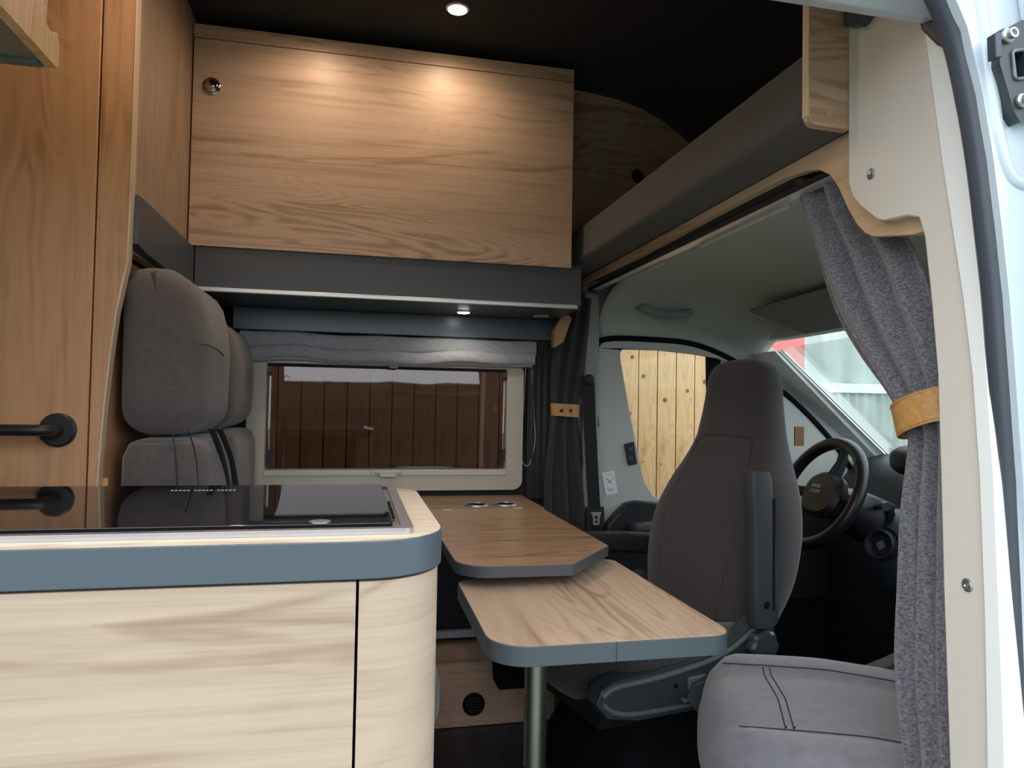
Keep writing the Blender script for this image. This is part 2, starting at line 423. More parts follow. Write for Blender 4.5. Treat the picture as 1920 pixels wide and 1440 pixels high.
# painted rebate outside the seal with body swage
def yb(px, py, y=.70): q = at(px, py, y=y); return (q.x, q.z)
edge = [yb(px+8, py) for px, py in sealL]
poly = [(edge[0][0], 2.1)] + edge + [(edge[-1][0], -.05), (1.1, -.05), (1.1, 2.1)]
reb = thing('body_pillar', 'white painted body pillar outside the rubber seal', 'body panel', (.9, .69, 0))
obj('rebate_panel', prism(B(), poly, 'y', .688, .712), paint, reb, bevel=.003)
c1 = [at(1872, -80, y=.685), at(1880, 60, y=.685), at(1868, 200, y=.685), at(1875, 290, y=.685), at(1905, 350, y=.685), at(1945, 370, y=.685)]
obj('pressed_bead', tube(B(), spline([at(1822, -80, y=.69), at(1842, 40, y=.69), at(1858, 160, y=.69), at(1872, 260, y=.69), at(1898, 335, y=.69), at(1950, 350, y=.69)], 8), .009, 12, flat=.8), paint, reb, 'raised pressed bead')
obj('outer_post', prism(B(), [yb(1905, -80, .68), yb(1925, 60, .68), yb(1945, 300, .68), yb(2300, 300, .68), yb(2300, -80, .68)], 'y', .66, .69), paint, reb, bevel=.006)

# striker bracket
sx = thing('striker_bracket', 'dark steel door striker bracket with two hex screws', 'bracket', tuple(at(1890, 240, y=.686)))
yy = .686
def q2(l, y=yy): return [yb(a, b, y) for a, b in l]
hole = rpoly(q2([(1876, 108), (1900, 104), (1906, 156), (1882, 160)]), .0045)
pl = rpoly(q2([(1856, 66), (1868, 64), (1897, 48), (1915, 60), (1926, 150), (1935, 200), (1920, 226), (1893, 238), (1880, 215), (1868, 172), (1855, 130)]), .004)
obj('bracket_plate', prism(B(), pl, 'y', .672, .688, [hole]), dgrey, sx, bevel=.0015)
rim = [Vector((a, .671, b)) for a, b in hole]
obj('slot_rim', tube(B(), rim, .0022, 8, closed=True), mat('striker_rim', (.16, .19, .22), .35, .6), sx)
obj('slot_back', prism(B(), hole, 'y', .684, .687), blkm, sx)
obj('side_flange', prism(B(), rpoly(q2([(1855, 68), (1867, 66), (1868, 112), (1857, 114)], .67), .001), 'y', .662, .674), mat('striker_flange', (.06, .075, .10), .4, .4), sx, bevel=.001)
for px, py in ((1888, 68), (1915, 190)):
    c = at(px, py, y=.671)
    k = obj('screw', lathe(B(), [(.0005, 0), (.0085, 0), (.0085, .003), (.006, .005), (.006, .010), (.004, .010), (.0035, .007), (.0005, .007)], c, (0, -1, 0), 18), steel, sx)

# fascia under the bed (plane x = .775) and wood arch
FXP = .778
fl = [(1083, 536), (1200, 479), (1300, 424), (1400, 370), (1470, 334), (1510, 321), (1535, 318), (1556, 328), (1572, 352), (1590, 392), (1606, 420), (1622, 437), (1640, 444), (1680, 442), (1712, 440)]
lo = onx(fl, FXP)
lo[0] = (2.44, lo[0][1])
fas = lo + [(.80, lo[-1][1]), (.80, 1.487), (2.44, 1.483)]
obj('bed_fascia', prism(B(), fas, 'x', FXP, FXP+.018), wood('oak_laminate_fascia', 'y', (.62, .44, .28), (.35, .2, .11), seed=3), None, 'oak fascia board with curved arch under the cab bed', 'board', bevel=.001)

# ================================================================== BATHROOM AND PANELS (left)
DY = 1.58
bath = thing('door_1', 'oak bathroom door with warm lamplight in its colour and black lever handle', None, (-.88, DY, 0), kind='structure')
obj('door_leaf', box(B(), -1.22, -.526, DY, DY+.03, .02, 2.11), wz, bath, bevel=.0015)
hc = at(110, 806, y=DY)
hh = obj('door_handle', lathe(B(), [(.0005, 0), (.0335, 0), (.0335, .007), (.030, .010), (.0005, .010)], hc, (0, -1, 0), 36), blk, bath, 'black lever handle on round rose')
lv = spline([hc+Vector((0, -.008, 0)), hc+Vector((0, -.030, 0)), hc+Vector((-.004, -.048, .001)), hc+Vector((-.025, -.056, .001)), hc+Vector((-.08, -.057, .001)), hc+Vector((-.14, -.056, .002))], 6)
hv = obj('lever', tube(B(), lv, [.0125]*8+[.011]*(len(lv)-8), 16), blk, hh)
# wall panel that ends in a curved edge beside the bench
xe = [(-.462, 2.115)]
for px, py in ((243, 365), (237, 490), (228, 530), (216, 585), (205, 660), (193, 760), (184, 860), (178, 940)):
    q = at(px, py, y=DY); xe.append((q.x, q.z))
xe += [(xe[-1][0], .45)]
pan = [(-.522, 2.115)] + [(-.522, .0)] + [(xe[-1][0], 0)] + xe[::-1]
ptn = thing('partition_panel', 'oak partition panel between bathroom door and bench seats', 'panel', (-.5, DY, 0))
obj('panel_face', prism(B(), pan, 'y', DY, DY+.020), wz, ptn)
bm = B()
pe = [(x+.004, z) for x, z in xe]
prism(bm, xe + pe[::-1], 'y', DY-.002, DY+.022)
obj('edge_band', bm, edge_w, ptn, 'pale edge banding')
struct('wall_bathroom', box(B(), -.53, -.508, DY+.022, 2.49, 0, 1.34), wz, 'oak side wall of the bathroom behind the bench')
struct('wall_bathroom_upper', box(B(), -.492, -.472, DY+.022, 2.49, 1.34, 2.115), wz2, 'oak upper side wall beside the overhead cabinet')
bmm = thing('beam_rail', 'charcoal rail along bathroom wall below the upper panel', 'rail', (-.46, 1.85, 1.345))
obj('rail_board', prism(B(), [(1.603, 1.352), (1.603, 1.455), (2.115, 1.455), (2.115, 1.335), (1.66, 1.345)], 'x', -.471, -.450), char, bmm, bevel=.001)
for py_, pz_ in ((1.645, 1.408), (1.71, 1.400)):
    obj('cover_cap', lathe(B(), [(.0005, 0), (.006, 0), (.0055, .001), (.0005, .001)], (-.450, py_, pz_), (1, 0, 0), 16), char, bmm)
# small leather strap at the panel foot
q = at(189, 908, y=1.60)
obj('leather_strap', box(B(), q.x-.006, q.x+.012, 1.603, 1.606, q.z-.08, q.z+.012), leather, None, 'short tan leather strap at the foot of bench backrest', 'strap')

# ================================================================== OVERHEAD CABINET
CY = 2.12; CX0, CX1 = -.470, .650; CZ0, CZ1 = 1.462, 2.092
oc = thing('overhead_cabinet', 'long oak overhead cabinet with charcoal base above dinette window', 'cabinet', (.1, CY+.19, 1.33))
obj('body', box(B(), CX0, CX1, CY+.018, 2.49, CZ0, CZ1-.002), wx, oc)
gz = 2.052
obj('top_strip', box(B(), CX0, CX1, CY+.001, CY+.0175, gz+.002, CZ1), wx, oc, bevel=.0006)
dr = obj('door', box(B(), CX0+.002, CX1, CY, CY+.0175, CZ0, gz-.001), wx, oc, 'oak flap door with push lock', bevel=.0008)
c = at(397, 162, y=CY)
lk = lathe(B(), [(.0005, -.001), (.024, -.001), (.024, .003), (.0215, .0045), (.019, .001), (.0165, .001), (.0165, .006), (.012, .009), (.0005, .0095)], c, (0, -1, 0), 40)
obj('push_lock', lk, mat('dark_chrome', (.5, .47, .44), .12, 1), dr, 'round chrome push lock')
obj('charcoal_panel', box(B(), -.450, .685, CY+.006, CY+.024, 1.343, 1.4615), char, oc, bevel=.0008)
obj('side_fillet', box(B(), .652, .685, CY+.02, 2.49, 1.343, 1.475), char, oc)
obj('chrome_strip', prism(B(), rpoly([(CY+.001, 1.334), (CY+.010, 1.334), (CY+.010, 1.3475), (CY+.001, 1.3475)], .003), 'x', -.448, .672), alub, oc, 'pale metallic strip')
obj('underside', box(B(), -.448, .685, CY+.0245, 2.47, 1.336, 1.352), char, oc)
# lower blue-grey pelmet along the wall
pz1 = 1.331; pz0 = at(740, 645, y=2.44).z
pel = obj('pelmet', box(B(), -.395, .69, 2.435, 2.47, 1.262, 1.3355), mat('blue_grey_pelmet', (.085, .11, .14), .3), None, 'blue-grey pelmet board above the window blind', 'pelmet', bevel=.0015)
# spots
def spot(loc, r, lit, label, frame=alub):
    s = thing('spot_lamp', label, 'lamp', loc)
    obj('bezel', lathe(B(), [(r*.80, .0), (r*1.22, 0), (r*1.22, .0015), (r*1.1, .004), (r*.98, .0045), (r*.80, .003)], loc, (0, 0, -1), 32), frame, s)
    obj('lens', lathe(B(), [(.0005, -.0002), (r*.97, -.0002), (r*.97, .0045), (r*.8, .0065), (.0005, .0075)], loc, (0, 0, -1), 32), lit, s)
    return s
spot((.34, 2.31, 1.3358), .021, led_c, 'lit white recessed spot under the overhead cabinet')
spot((.612, 2.34, 1.3358), .022, mgrey, 'unlit round recessed spot at right end under cabinet')
spot(tuple(at(858, 16, z=2.1245)), .027, led_w, 'lit warm recessed spot in the dark ceiling')

spot((-.12, 1.85, 2.1245), .027, led_w, 'lit warm ceiling spot left of the other ceiling spot')
spot((-.30, 1.33, 2.1245), .027, led_w, 'lit warm ceiling spot over the aisle before the bathroom door')
# wood support piece at the right end of pelmet
f = [(1062, 592), (1067, 600), (1052, 642), (1034, 655), (1034, 622), (1048, 596)]
yq = 2.375
obj('support_block', prism(B(), rpoly([(at(a, b, y=yq).x, at(a, b, y=yq).z) for a, b in f], .004), 'y', yq-.03, yq+.004), wz, None, 'small oak support block beside the gathered dark curtain', 'block', bevel=.001)

# ================================================================== DINETTE WINDOW
win = thing('window_1', 'cream framed hinged window with dark tinted acrylic pane', None, (.12, 2.48, WZ0), kind='structure')
GX0, GX1, GZ0, GZ1 = -.292, .528, .800, 1.156
outer = rpoly([(WX0, WZ0), (WX1, WZ0), (WX1, WZ1), (WX0, WZ1)], .035)
inner = rpoly([(GX0, GZ0), (GX1, GZ0), (GX1, GZ1), (GX0, GZ1)], .006)
obj('window_frame', prism(B(), outer, 'y', 2.478, 2.51, [inner]), mat('cream_window_frame', (.56, .50, .41), .45), win, 'cream plastic frame', bevel=.005)
inn2 = rpoly([(GX0+.004, GZ0+.004), (GX1-.004, GZ0+.004), (GX1-.004, GZ1-.004), (GX0+.004, GZ1-.004)], .004)
inn1 = rpoly([(GX0-.001, GZ0-.018), (GX1+.001, GZ0-.018), (GX1+.001, GZ1+.014), (GX0-.001, GZ1+.014)], .004)
obj('blind_rail', box(B(), GX0-.002, GX1+.002, 2.472, 2.482, GZ0-.019, GZ0-.001), plas, win, 'pale pull-up fly screen rail', bevel=.002)
obj('blind_rail', box(B(), GX0-.002, GX1+.002, 2.470, 2.480, GZ1+.001, GZ1+.010), plas, win, bevel=.002)
pn = obj('pane', box(B(), GX0-.002, GX1+.002, 2.514, 2.518, GZ0-.01, GZ1+.01), tint, win, 'dark tinted acrylic pane')
for sxn, px in ((1, 507), (-1, 946)):
    a = at(px, 702 if sxn > 0 else 712, y=2.500); b = at(px-3, 805 if sxn > 0 else 812, y=2.500); c = at(px-3, 842, y=2.500)
    st = obj('stay_arm', tube(B(), [a, b], .0038, 10), alub, win, 'telescopic window stay')
    obj('stay_rod', tube(B(), [b, c], .0020, 8), steel, st)
    obj('stay_hinge', box(B(), a.x-.010, a.x+.008, 2.492, 2.508, a.z-.004, a.z+.008), blk, st)
    obj('stay_foot', box(B(), c.x-.006, c.x+.008, 2.494, 2.508, c.z-.045, c.z), blk, st)
# catches
cc = at(738, 686, y=2.462)
obj('catch', prism(B(), rpoly([(cc.x-.016, cc.z-.010), (cc.x+.016, cc.z-.010), (cc.x+.016, cc.z+.012), (cc.x-.016, cc.z+.012)], .005), 'y', 2.458, 2.470), mgrey, win, bevel=.002)
cc = at(727, 888, y=2.462)
h = B(); box(h, cc.x-.052, cc.x+.052, 2.462, 2.471, cc.z+.001, cc.z+.007)
obj('handle', h, plas, win, 'pull handle with two side lugs', bevel=.001)
for s in (-1, 1): obj('lug', box(B(), cc.x+s*.050-.003, cc.x+s*.050+.003, 2.460, 2.471, cc.z-.008, cc.z+.012), plas, win, bevel=.001)
obj('pull_grip', prism(B(), rpoly([(cc.x-.026, cc.z-.012), (cc.x+.026, cc.z-.012), (cc.x+.030, cc.z+.001), (cc.x-.030, cc.z+.001)], .005), 'y', 2.455, 2.471), plas, win, bevel=.002)

# roman blind
bl = thing('roman_blind', 'grey roman blind pulled up above the tinted window', 'blind', (.13, 2.45, 1.16))
def blind_fold(name, z0, z1, bulge, y0, xa, xb, wob):
    n = 60; rs = []
    for i in range(n+1):
        x = xa+(xb-xa)*i/n
        dz = wob*sin(x*9+z0*30)*.004 + wob*.003*sin(x*23)
        ring = []
        for j in range(16):
            t = 2*pi*j/16
            zc = (z0+z1)/2+dz; hz = (z1-z0)/2
            yy_ = y0 - (bulge*cos(t) if cos(t) > 0 else .006*cos(t))
            ring.append(Vector((x, yy_, zc+hz*math.copysign(abs(sin(t))**.7, sin(t)))))
        rs.append(ring)
    return rings(B(), rs)
obj('fold', blind_fold('f', 1.205, 1.259, .012, 2.458, -.375, .625, .6), blindm, bl)
obj('fold', blind_fold('f', 1.166, 1.212, .020, 2.455, -.372, .618, 1.3), blindm, bl)
obj('fold', blind_fold('f', 1.160, 1.178, .012, 2.462, -.372, .612, .8), blindm, bl)
# beaded chain
a = at(997, 690, y=2.455); b = at(1003, 830, y=2.455); c = at(990, 873, y=2.455); d = at(976, 850, y=2.455); e_ = at(982, 760, y=2.455); f_ = at(986, 690, y=2.455)
path = spline([a, at(1001, 770, y=2.455), b, c, d, e_, f_], 40)
bm = B(); acc = 0; last = path[0]
for p in path:
    acc += (p-last).length; last = p
    if acc >= .0045:
        acc = 0; bmesh.ops.create_icosphere(bm, subdivisions=1, radius=.0021, matrix=Matrix.Translation(p))
obj('bead_chain', bm, mat('ivory_bead', (.7, .66, .58), .4), None, 'hanging ivory bead chain loop of the window blind', 'chain')

# ================================================================== BENCH SEATS
bench = thing('bench_seat', 'taupe two-seat travel bench with headrest cushions beside the window', 'seat', (-.25, 2.0, 0))
obj('bench_box', box(B(), -.468, .12, 1.66, 2.25, 0, .26), wx, bench)
def bw(q, p):   # top leans back
    return (q.x-.03*max(0, p.z)**2*.8, q.y, q.z)
for y0, y1, zt in ((1.615, 1.985, 1.312), (1.990, 2.43, 1.262)):
    cy = (y0+y1)/2; hy = (y1-y0)/2
    zl, zb = .955, .45
    def warp(q, p, hy=hy):
        t = max(0, p.z)
        return (q.x-.035*t*t*(1 if p.x > 0 else .3), q.y, q.z)
    hr = obj('headrest', rbox(B(), (-.405, cy, (zl+zt)/2), (.083, hy, (zt-zl)/2), .055, 12, (.010, 0, .006), warp), suede, bench)
    br = obj('backrest', rbox(B(), (-.395, cy, (zb+.943)/2), (.083, hy, (.943-zb)/2), .035, 12, (.012, 0, .003)), suede, bench)
    # piping seam round headrest front
    yy0, yy1 = y0+.035, y1-.035
# belt guide stripes and seams on the near backrest
br2 = [c_ for c_ in bench.children if c_.name.startswith('backrest')][0]
for (pA, pB, pC) in (((396, 803), (414, 850), (427, 912)), ((411, 803), (430, 850), (443, 912))):
    pts = []
    for p in (pA, pB, pC, (pC[0]+4, pC[1]+60)):
        pts.append(at(*p, x=-.304))
    obj('stripe', tube(B(), spline(pts, 6), .0022, 8, flat=3.2), seam, bench, 'dark belt guide stripe')
for pts in ([(352, 806), (366, 850), (372, 912)], ):
    obj('seam', tube(B(), spline([at(*p, x=-.306) for p in pts], 5), .0012, 6), seam, bench)
bm = B()
for (pts, yv) in (([(322, 806), (330, 860), (333, 930)], 1.612),):
    tube(bm, spline([at(*p, y=yv) for p in pts], 5), .0012, 6)
obj('seam', bm, seam, bench)
obj('seam', tube(B(), spline([at(*p, x=-.308) for p in ((373, 645), (392, 648), (409, 657), (420, 668))], 5), .0014, 6), seam, bench)
obj('seat_cushion', rbox(B(), (-.09, 2.02, .345), (.30, .41, .085), .06, 10, (0, 0, .012)), suede2, bench)

# ================================================================== WALL HEATER BOX AND RAILS
hb = thing('wall_plinth', 'low oak plinth box with round vent under the table', 'box', (.40, 2.38, 0))
zt = at(900, 1240, y=2.27).z
obj('plinth_panel', box(B(), .135, .66, 2.27, 2.49, .002, zt), wx, hb, bevel=.001)
c = at(888, 1320, y=2.27)
v = obj('vent', lathe(B(), [(.0005, 0), (.036, 0), (.036, .004), (.032, .006), (.029, .002), (.0005, .002)], c, (0, -1, 0), 32), blkm, hb, 'round black air vent')
for k in (-2, -1, 0, 1, 2):
    hw = sqrt(.028**2-(k*.0095)**2)
    obj('vent_slat', box(B(), c.x-hw, c.x+hw, 2.264, 2.269, c.z+k*.0095-.0022, c.z+k*.0095+.0022), blk, v)
for i, (py, lab) in enumerate(((1188, 'upper pale aluminium rail on the wall under the table'), (1221, 'lower pale aluminium rail on the wall under the table'))):
    z = at(860, py, y=2.44).z
    obj('wall_rail', box(B(), -.2, .60, 2.435, 2.46, z-.013, z+.010), mat('rail_grey', (.36, .38, .42), .5), None, lab, 'rail', bevel=.002)
obj('wall_bracket', prism(B(), rpoly([(.44, .17), (.60, .17), (.60, .30), (.43, .30)], .006), 'y', 2.12, 2.20), blkm, None, 'black plastic box beneath table behind the leg', 'box', bevel=.002)

# ================================================================== UPPER TABLE
TZ = .71; TH = .024
ut = thing('wall_table', 'oak wall table with hinged dark-edged leaf and two cup holders', 'table', (.40, 1.8, TZ-TH))
hy_ = at(1016, 952, z=TZ).y
out = rpoly([(.205, hy_-.002), (.205, 1.392), (.44, 1.388), (.578, 1.560), (.578, hy_-.002)], [0, .07, .004, .004, 0])
obj('table_edge', prism(B(), out, 'z', TZ-TH, TZ-.0008), char, ut, 'charcoal edge', bevel=.001)
out2 = rpoly([(.2065, hy_-.003), (.2065, 1.3935), (.4393, 1.3895), (.5765, 1.5605), (.5765, hy_-.003)], [0, .0685, .004, .004, 0])
obj('tabletop', prism(B(), out2, 'z', TZ-.002, TZ), wood('oak_laminate_leaf', 'x', (.46, .29, .17), (.22, .12, .065), seed=8.4, rough=.32), ut)
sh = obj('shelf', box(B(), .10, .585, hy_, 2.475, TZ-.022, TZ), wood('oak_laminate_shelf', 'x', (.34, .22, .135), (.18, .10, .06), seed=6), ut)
for px, py in ((893, 947), (946, 946)):
    c = at(px, py, z=TZ)
    cup = obj('cup_holder', lathe(B(), [(.0005, .0005), (.030, .0005), (.032, .004), (.040, .004), (.0415, .001), (.0415, .0002), (.0005, .0002)], c, (0, 0, 1), 36), steel, ut, 'steel rimmed cup holder')
    obj('cup_well', lathe(B(), [(.0005, .0008), (.030, .0008), (.030, .0020), (.0005, .0012)], c, (0, 0, 1), 30), blkm, cup)
for px, py in ((839, 956), (971, 953)):
    c = at(px, py, z=TZ)
    obj('hinge', box(B(), c.x-.014, c.x+.014, c.y-.008, c.y+.006, TZ-.001, TZ+.0012), plas, ut)
obj('support_arm', box(B(), .26, .50, 1.60, 2.40, TZ-TH-.020, TZ-TH-.001), blkm, ut)

# lower table on its post
LZ = .662; LH = .032
lt = thing('pedestal_table', 'oak pedestal table leaf with slate edge and round metal leg', 'table', (.375, 1.45, 0))
outl = [(.214, 1.475), (.210, 1.062), (.616, 1.062), (.616, 1.655)]
rd = [.03, .065, .04, .03]
obj('table_edge', prism(B(), rpoly(outl, rd), 'z', LZ-LH, LZ-.0008), band, lt, 'slate grey edge band', bevel=.001)
o2 = [(.2155, 1.4735), (.2115, 1.0635), (.6145, 1.0635), (.6145, 1.6525)]
obj('tabletop', prism(B(), rpoly(o2, [a-.0015 for a in rd]), 'z', LZ-.002, LZ), wood('oak_laminate_leaf_pale', 'y', (.64, .46, .335), (.33, .21, .14), seed=11.5, rings_=1.0), lt)
obj('edge_joint', box(B(), .4085, .4093, 1.0612, 1.0625, LZ-LH+.0005, LZ-.001), seam, lt)
p = obj('leg', lathe(B(), [(.0005, .30), (.0225, .30), (.0225, LZ-LH-.004), (.034, LZ-LH-.003), (.034, LZ-LH), (.0005, LZ-LH)], (.372, 1.42, 0), (0, 0, 1), 36), alu, lt, 'upper telescopic tube')
obj('leg', lathe(B(), [(.0005, .0), (.055, .0), (.055, .008), (.0245, .014), (.0245, .290), (.0005, .290)], (.372, 1.42, 0), (0, 0, 1), 36), alu, lt, 'lower telescopic tube')
obj('clamp_ring', lathe(B(), [(.0005, .2902), (.0240, .2902), (.0240, .2998), (.0005, .2998)], (.372, 1.42, 0), (0, 0, 1), 36), blk, lt)

# ================================================================== KITCHEN BLOCK
KT = .887; KB = .847
kx = .102; ky0 = .754; ky1 = 1.215
kit = thing('kitchen_block', 'pale oak kitchen block with rounded corner beside the door opening', 'cabinet', (-.4, .98, 0))
def kout(ins, extra=0): return rpoly([(-1.30, ky1-ins), (-1.30, ky0+ins), (kx-ins, ky0+ins), (kx-ins, ky1-ins)], [0, 0, .085-ins, .055-ins], 14)
obj('carcass', prism(B(), kout(.022), 'z', .0, KB-.001), blkm, kit)
sx_ = .0065
# corner panel: thin shell following the rounded corner
a = [p for p in kout(.004) if p[0] > sx_+.0015]
b = [p for p in kout(.021) if p[0] > sx_+.0015]
a = [(sx_+.0015, ky0+.004)] + a + [(sx_+.0015, ky1-.004)]
b = [(sx_+.0015, ky0+.021)] + b + [(sx_+.0015, ky1-.021)]
obj('corner_panel', prism(B(), a+b[::-1], 'z', .04, KB-.003), wkc, kit, 'curved pale oak corner panel')
dro = obj('drawer_front', box(B(), -.86, sx_-.0015, ky0+.004, ky0+.021, .33, KB-.003), wk, kit, bevel=.0012)
obj('drawer_front', box(B(), -.86, sx_-.0015, ky0+.004, ky0+.021, .04, .3265), wk, kit, bevel=.0012)
obj('drawer_front', box(B(), -1.29, -.863, ky0+.004, ky0+.021, .04, KB-.003), wk, kit, bevel=.0012)
wtp = thing('worktop', 'pale oak worktop with thick slate-blue edge on kitchen block', 'worktop', (-.4, .98, KB))
obj('edge_band', prism(B(), kout(0), 'z', KB, KT-.0008), band, wtp, 'slate blue edge band', bevel=.0012)
obj('surface', prism(B(), kout(.0015), 'z', KT-.002, KT), wood('oak_laminate_worktop', 'x', (.74, .60, .44), (.42, .29, .19), seed=9, amount=.6), wtp)
hob = thing('hob', 'black glass lidded hob with steel rim set in the worktop', 'hob', (-.4, 1.0, KT))
hx1 = .066
def ho(i): return rpoly([(-.62+i, .785+i), (hx1-i, .785+i), (hx1-i, 1.198-i), (-.62+i, 1.198-i)], .014)
obj('rim', prism(B(), ho(0), 'z', KT+.0002, KT+.0065, [ho(.013)]), steel, hob, 'brushed steel rim', bevel=.0015)
obj('rim_well', prism(B(), ho(.012), 'z', KT+.0002, KT+.002), steel, hob)
gl = obj('glass_lid', prism(B(), rpoly([(-.60, .812), (hx1-.022, .812), (hx1-.022, 1.196), (-.60, 1.196)], .004), 'z', KT+.003, KT+.0085), glassk, hob, 'black glass lid', bevel=.0008)
obj('lid_hinge', box(B(), -.58, .02, 1.190, 1.202, KT+.002, KT+.0075), steel, hob)
bm = B()
for i in range(3):
    for k in range(5):
        x0 = -.262+i*.032+k*.0055
        box(bm, x0, x0+.0035, 1.128, 1.132, KT+.0086, KT+.0088)
obj('print_marks', bm, white, gl, 'tiny white print', kind='stuff')
c = at(600, 978, z=KT+.0085)
obj('lid_emblem', lathe(B(), [(.0005, 0), (.012, 0), (.012, .0006), (.0005, .0008)], c, (0, 0, 1), 24), steel, gl)
bm = B()
for k in range(7): box(bm, hx1-.0200, hx1-.0165, .86+k*.022, .872+k*.022, KT+.0045, KT+.0065)
obj('lid_buffer', bm, blkm, hob, kind='stuff')

# ================================================================== UPPER LEFT LOCKER
XK = -.452
a0 = at(0, 13, x=XK); a1 = at(110, 132, x=XK)
lf = at(84, 20, x=XK); l2 = at(113, 90, x=XK)
lz = a1.z
sp_ = [(a1.y, lz)]
prl = [(.845, lz), (a1.y-.006, lz), (a1.y, lz+.006), (a1.y+.001, l2.z), (a1.y-.006, l2.z+.018), (at(95, 58, x=XK).y, at(95, 58, x=XK).z), (at(86, 40, x=XK).y, at(86, 40, x=XK).z), (at(83, 25, x=XK).y, at(83, 25, x=XK).z), (at(83, 0, x=XK).y, at(83, 0, x=XK).z), (at(83, 0, x=XK).y-.002, 2.10), (.845, 2.10)]
ll = thing('kitchen_locker', 'oak overhead locker with shaped end panel at upper left', 'cabinet', (-.8, .95, lz))
obj('end_panel', prism(B(), prl, 'x', XK-.016, XK), wood('oak_laminate_end_lit', 'z', (.78, .48, .26), (.5, .28, .13), seed=7, amount=.7), ll, bevel=.001)  # warm light on the end panel is put into its base colour
obj('bottom_board', box(B(), -1.4, XK-.017, .845, a1.y-.004, lz+.001, lz+.017), mat('grey_green_board', (.19, .19, .15), .4), ll, 'grey underside board')
obj('front_flap', box(B(), -1.4, XK-.017, a1.y-.022, a1.y-.004, lz+.018, 2.09), wx, ll)
obj('light_channel', box(B(), -1.4, XK-.018, a1.y-.030, a1.y-.012, lz-.004, lz+.0005), mgrey, ll)

# ================================================================== CAB BED
BX = .692
bed = thing('cab_bed', 'padded brown-grey bed platform over the driver cab', 'bed', (1.1, 1.65, 1.48))
prf = rpoly([(BX, 1.498), (.778, 1.488), (1.52, 1.488), (1.50, 1.53), (1.40, 1.600), (BX+.004, 1.611)], [.022, .004, .004, .01, .01, .012], 6)
obj('mattress_base', prism(B(), prf, 'y', 1.001, 2.46), bedfab, bed)
ey = .984
nq = at(1517, 215, y=ey); nb = at(1550, 236, y=ey)
eb = rpoly([(nq.x, nb.z), (nq.x, 2.10), (.764, 2.10), (.764, nb.z-.002)], [.016, 0, 0, 0])
ebd = obj('end_board', prism(B(), eb, 'y', ey, ey+.016), wood('oak_laminate_board', 'x', (.56, .39, .27), (.34, .21, .13), seed=12, amount=.8), None, 'oak end board standing beside the cab bed near the door', 'board', bevel=.0008)
ebd['_o'] = list(ebd.location)
c = at(1555, 212, y=ey)
obj('screw_cover', lathe(B(), [(.0005, 0), (.0065, 0), (.006, .0012), (.0005, .0014)], c, (0, -1, 0), 20), wz, ebd)
obj('edge_band', prism(B(), [(nq.x-.0012, nb.z+.014), (nq.x-.0012, 2.10), (nq.x+.0005, 2.10), (nq.x+.0005, nb.z+.014)], 'y', ey, ey+.016), edge_w, ebd)
# wood side panel above the bed on the far wall
sp2 = [(x, z-.002) for x, z in prof[:11] if x > .6]
sw = [(.655, 1.613)] + [(.655, 2.117)] + [(x, z-.004) for x, z in [(.75, 2.115), (.86, 2.102), (.95, 2.080), (1.03, 2.045), (1.10, 2.0), (1.20, 1.93), (1.34, 1.80), (1.48, 1.66)]] + [(1.5, 1.613)]
bsp = thing('bed_side_panel', 'shaded oak wall panel with round hole beside the cab bed', 'panel', (1.0, 2.30, 1.5))
hc2 = at(1197, 330, y=2.302)
hl = [(hc2.x+.026*cos(t*pi/12), hc2.z+.026*sin(t*pi/12)) for t in range(24)]
obj('panel_face', prism(B(), sw, 'y', 2.302, 2.320, [hl]), wx, bsp)
obj('hole_back', prism(B(), [(hc2.x+.032*cos(t*pi/12), hc2.z+.032*sin(t*pi/12)) for t in range(24)], 'y', 2.322, 2.33), blkm, bsp)

# ================================================================== CAB HEADLINER
def zt_(x): return 1.462 - .02*((x-.8)/.7) - .12*max(0, (x-.95)/.6)**2
def zd_(x):
    pts_ = [(.78, 1.262), (.9, 1.275), (1.05, 1.278), (1.22, 1.268), (1.38, 1.215), (1.56, 1.13)]
    for (a_, b_), (c_, d_) in zip(pts_, pts_[1:]):
        if x <= c_: return b_+(d_-b_)*(x-a_)/(c_-a_)
    return pts_[-1][1]
rs = []
for i in range(25):
    x = .856 + (1.52-.856)*i/24
    row = []
    for j in range(40):
        if j < 8: y = .72+(2.08-.72)*j/8; z = zt_(x)
        else:
            t = (j-8)/31*pi/2
            y = 2.08+.375*sin(t); z = zd_(x)+(zt_(x)-zd_(x))*cos(t)**.8 if t < pi/2-.001 else zd_(x)
        row.append(Vector((x, y, z)))
    rs.append(row)
bm = rings(B(), rs, cap=False, closed=False)
hl_ = obj('headliner', bm, headl, None, 'grey-green fabric headliner of the driver cab', 'headliner')
s = hl_.modifiers.new('thick', 'SOLIDIFY'); s.thickness = .012; s.offset = 1
# grab handle
g = thing('grab_handle', 'grey grab handle above the driver door', 'handle', tuple(at(1245, 590, y=2.37)))
ga, gb = at(1198, 573, y=2.40), at(1288, 580, y=2.40)
def outw(v, k): return v + Vector((0, -k, -k*.25))
pth = spline([ga, outw(ga, .030)+Vector((.006, 0, -.006)), outw(ga.lerp(gb, .3), .045)+Vector((0, 0, -.018)), outw(ga.lerp(gb, .7), .045)+Vector((0, 0, -.018)), outw(gb, .03)+Vector((-.004, 0, -.008)), gb], 6)
obj('grip', tube(B(), pth, .0155, 12, flat=.8), mat('grab_grey', (.22, .24, .225), .5), g)
for c_ in (ga, gb):
    obj('mount', rbox(B(), c_+Vector((0, -.004, 0)), (.020, .016, .015), .008, 3), mat('grab_grey2', (.22, .24, .22), .5), g)
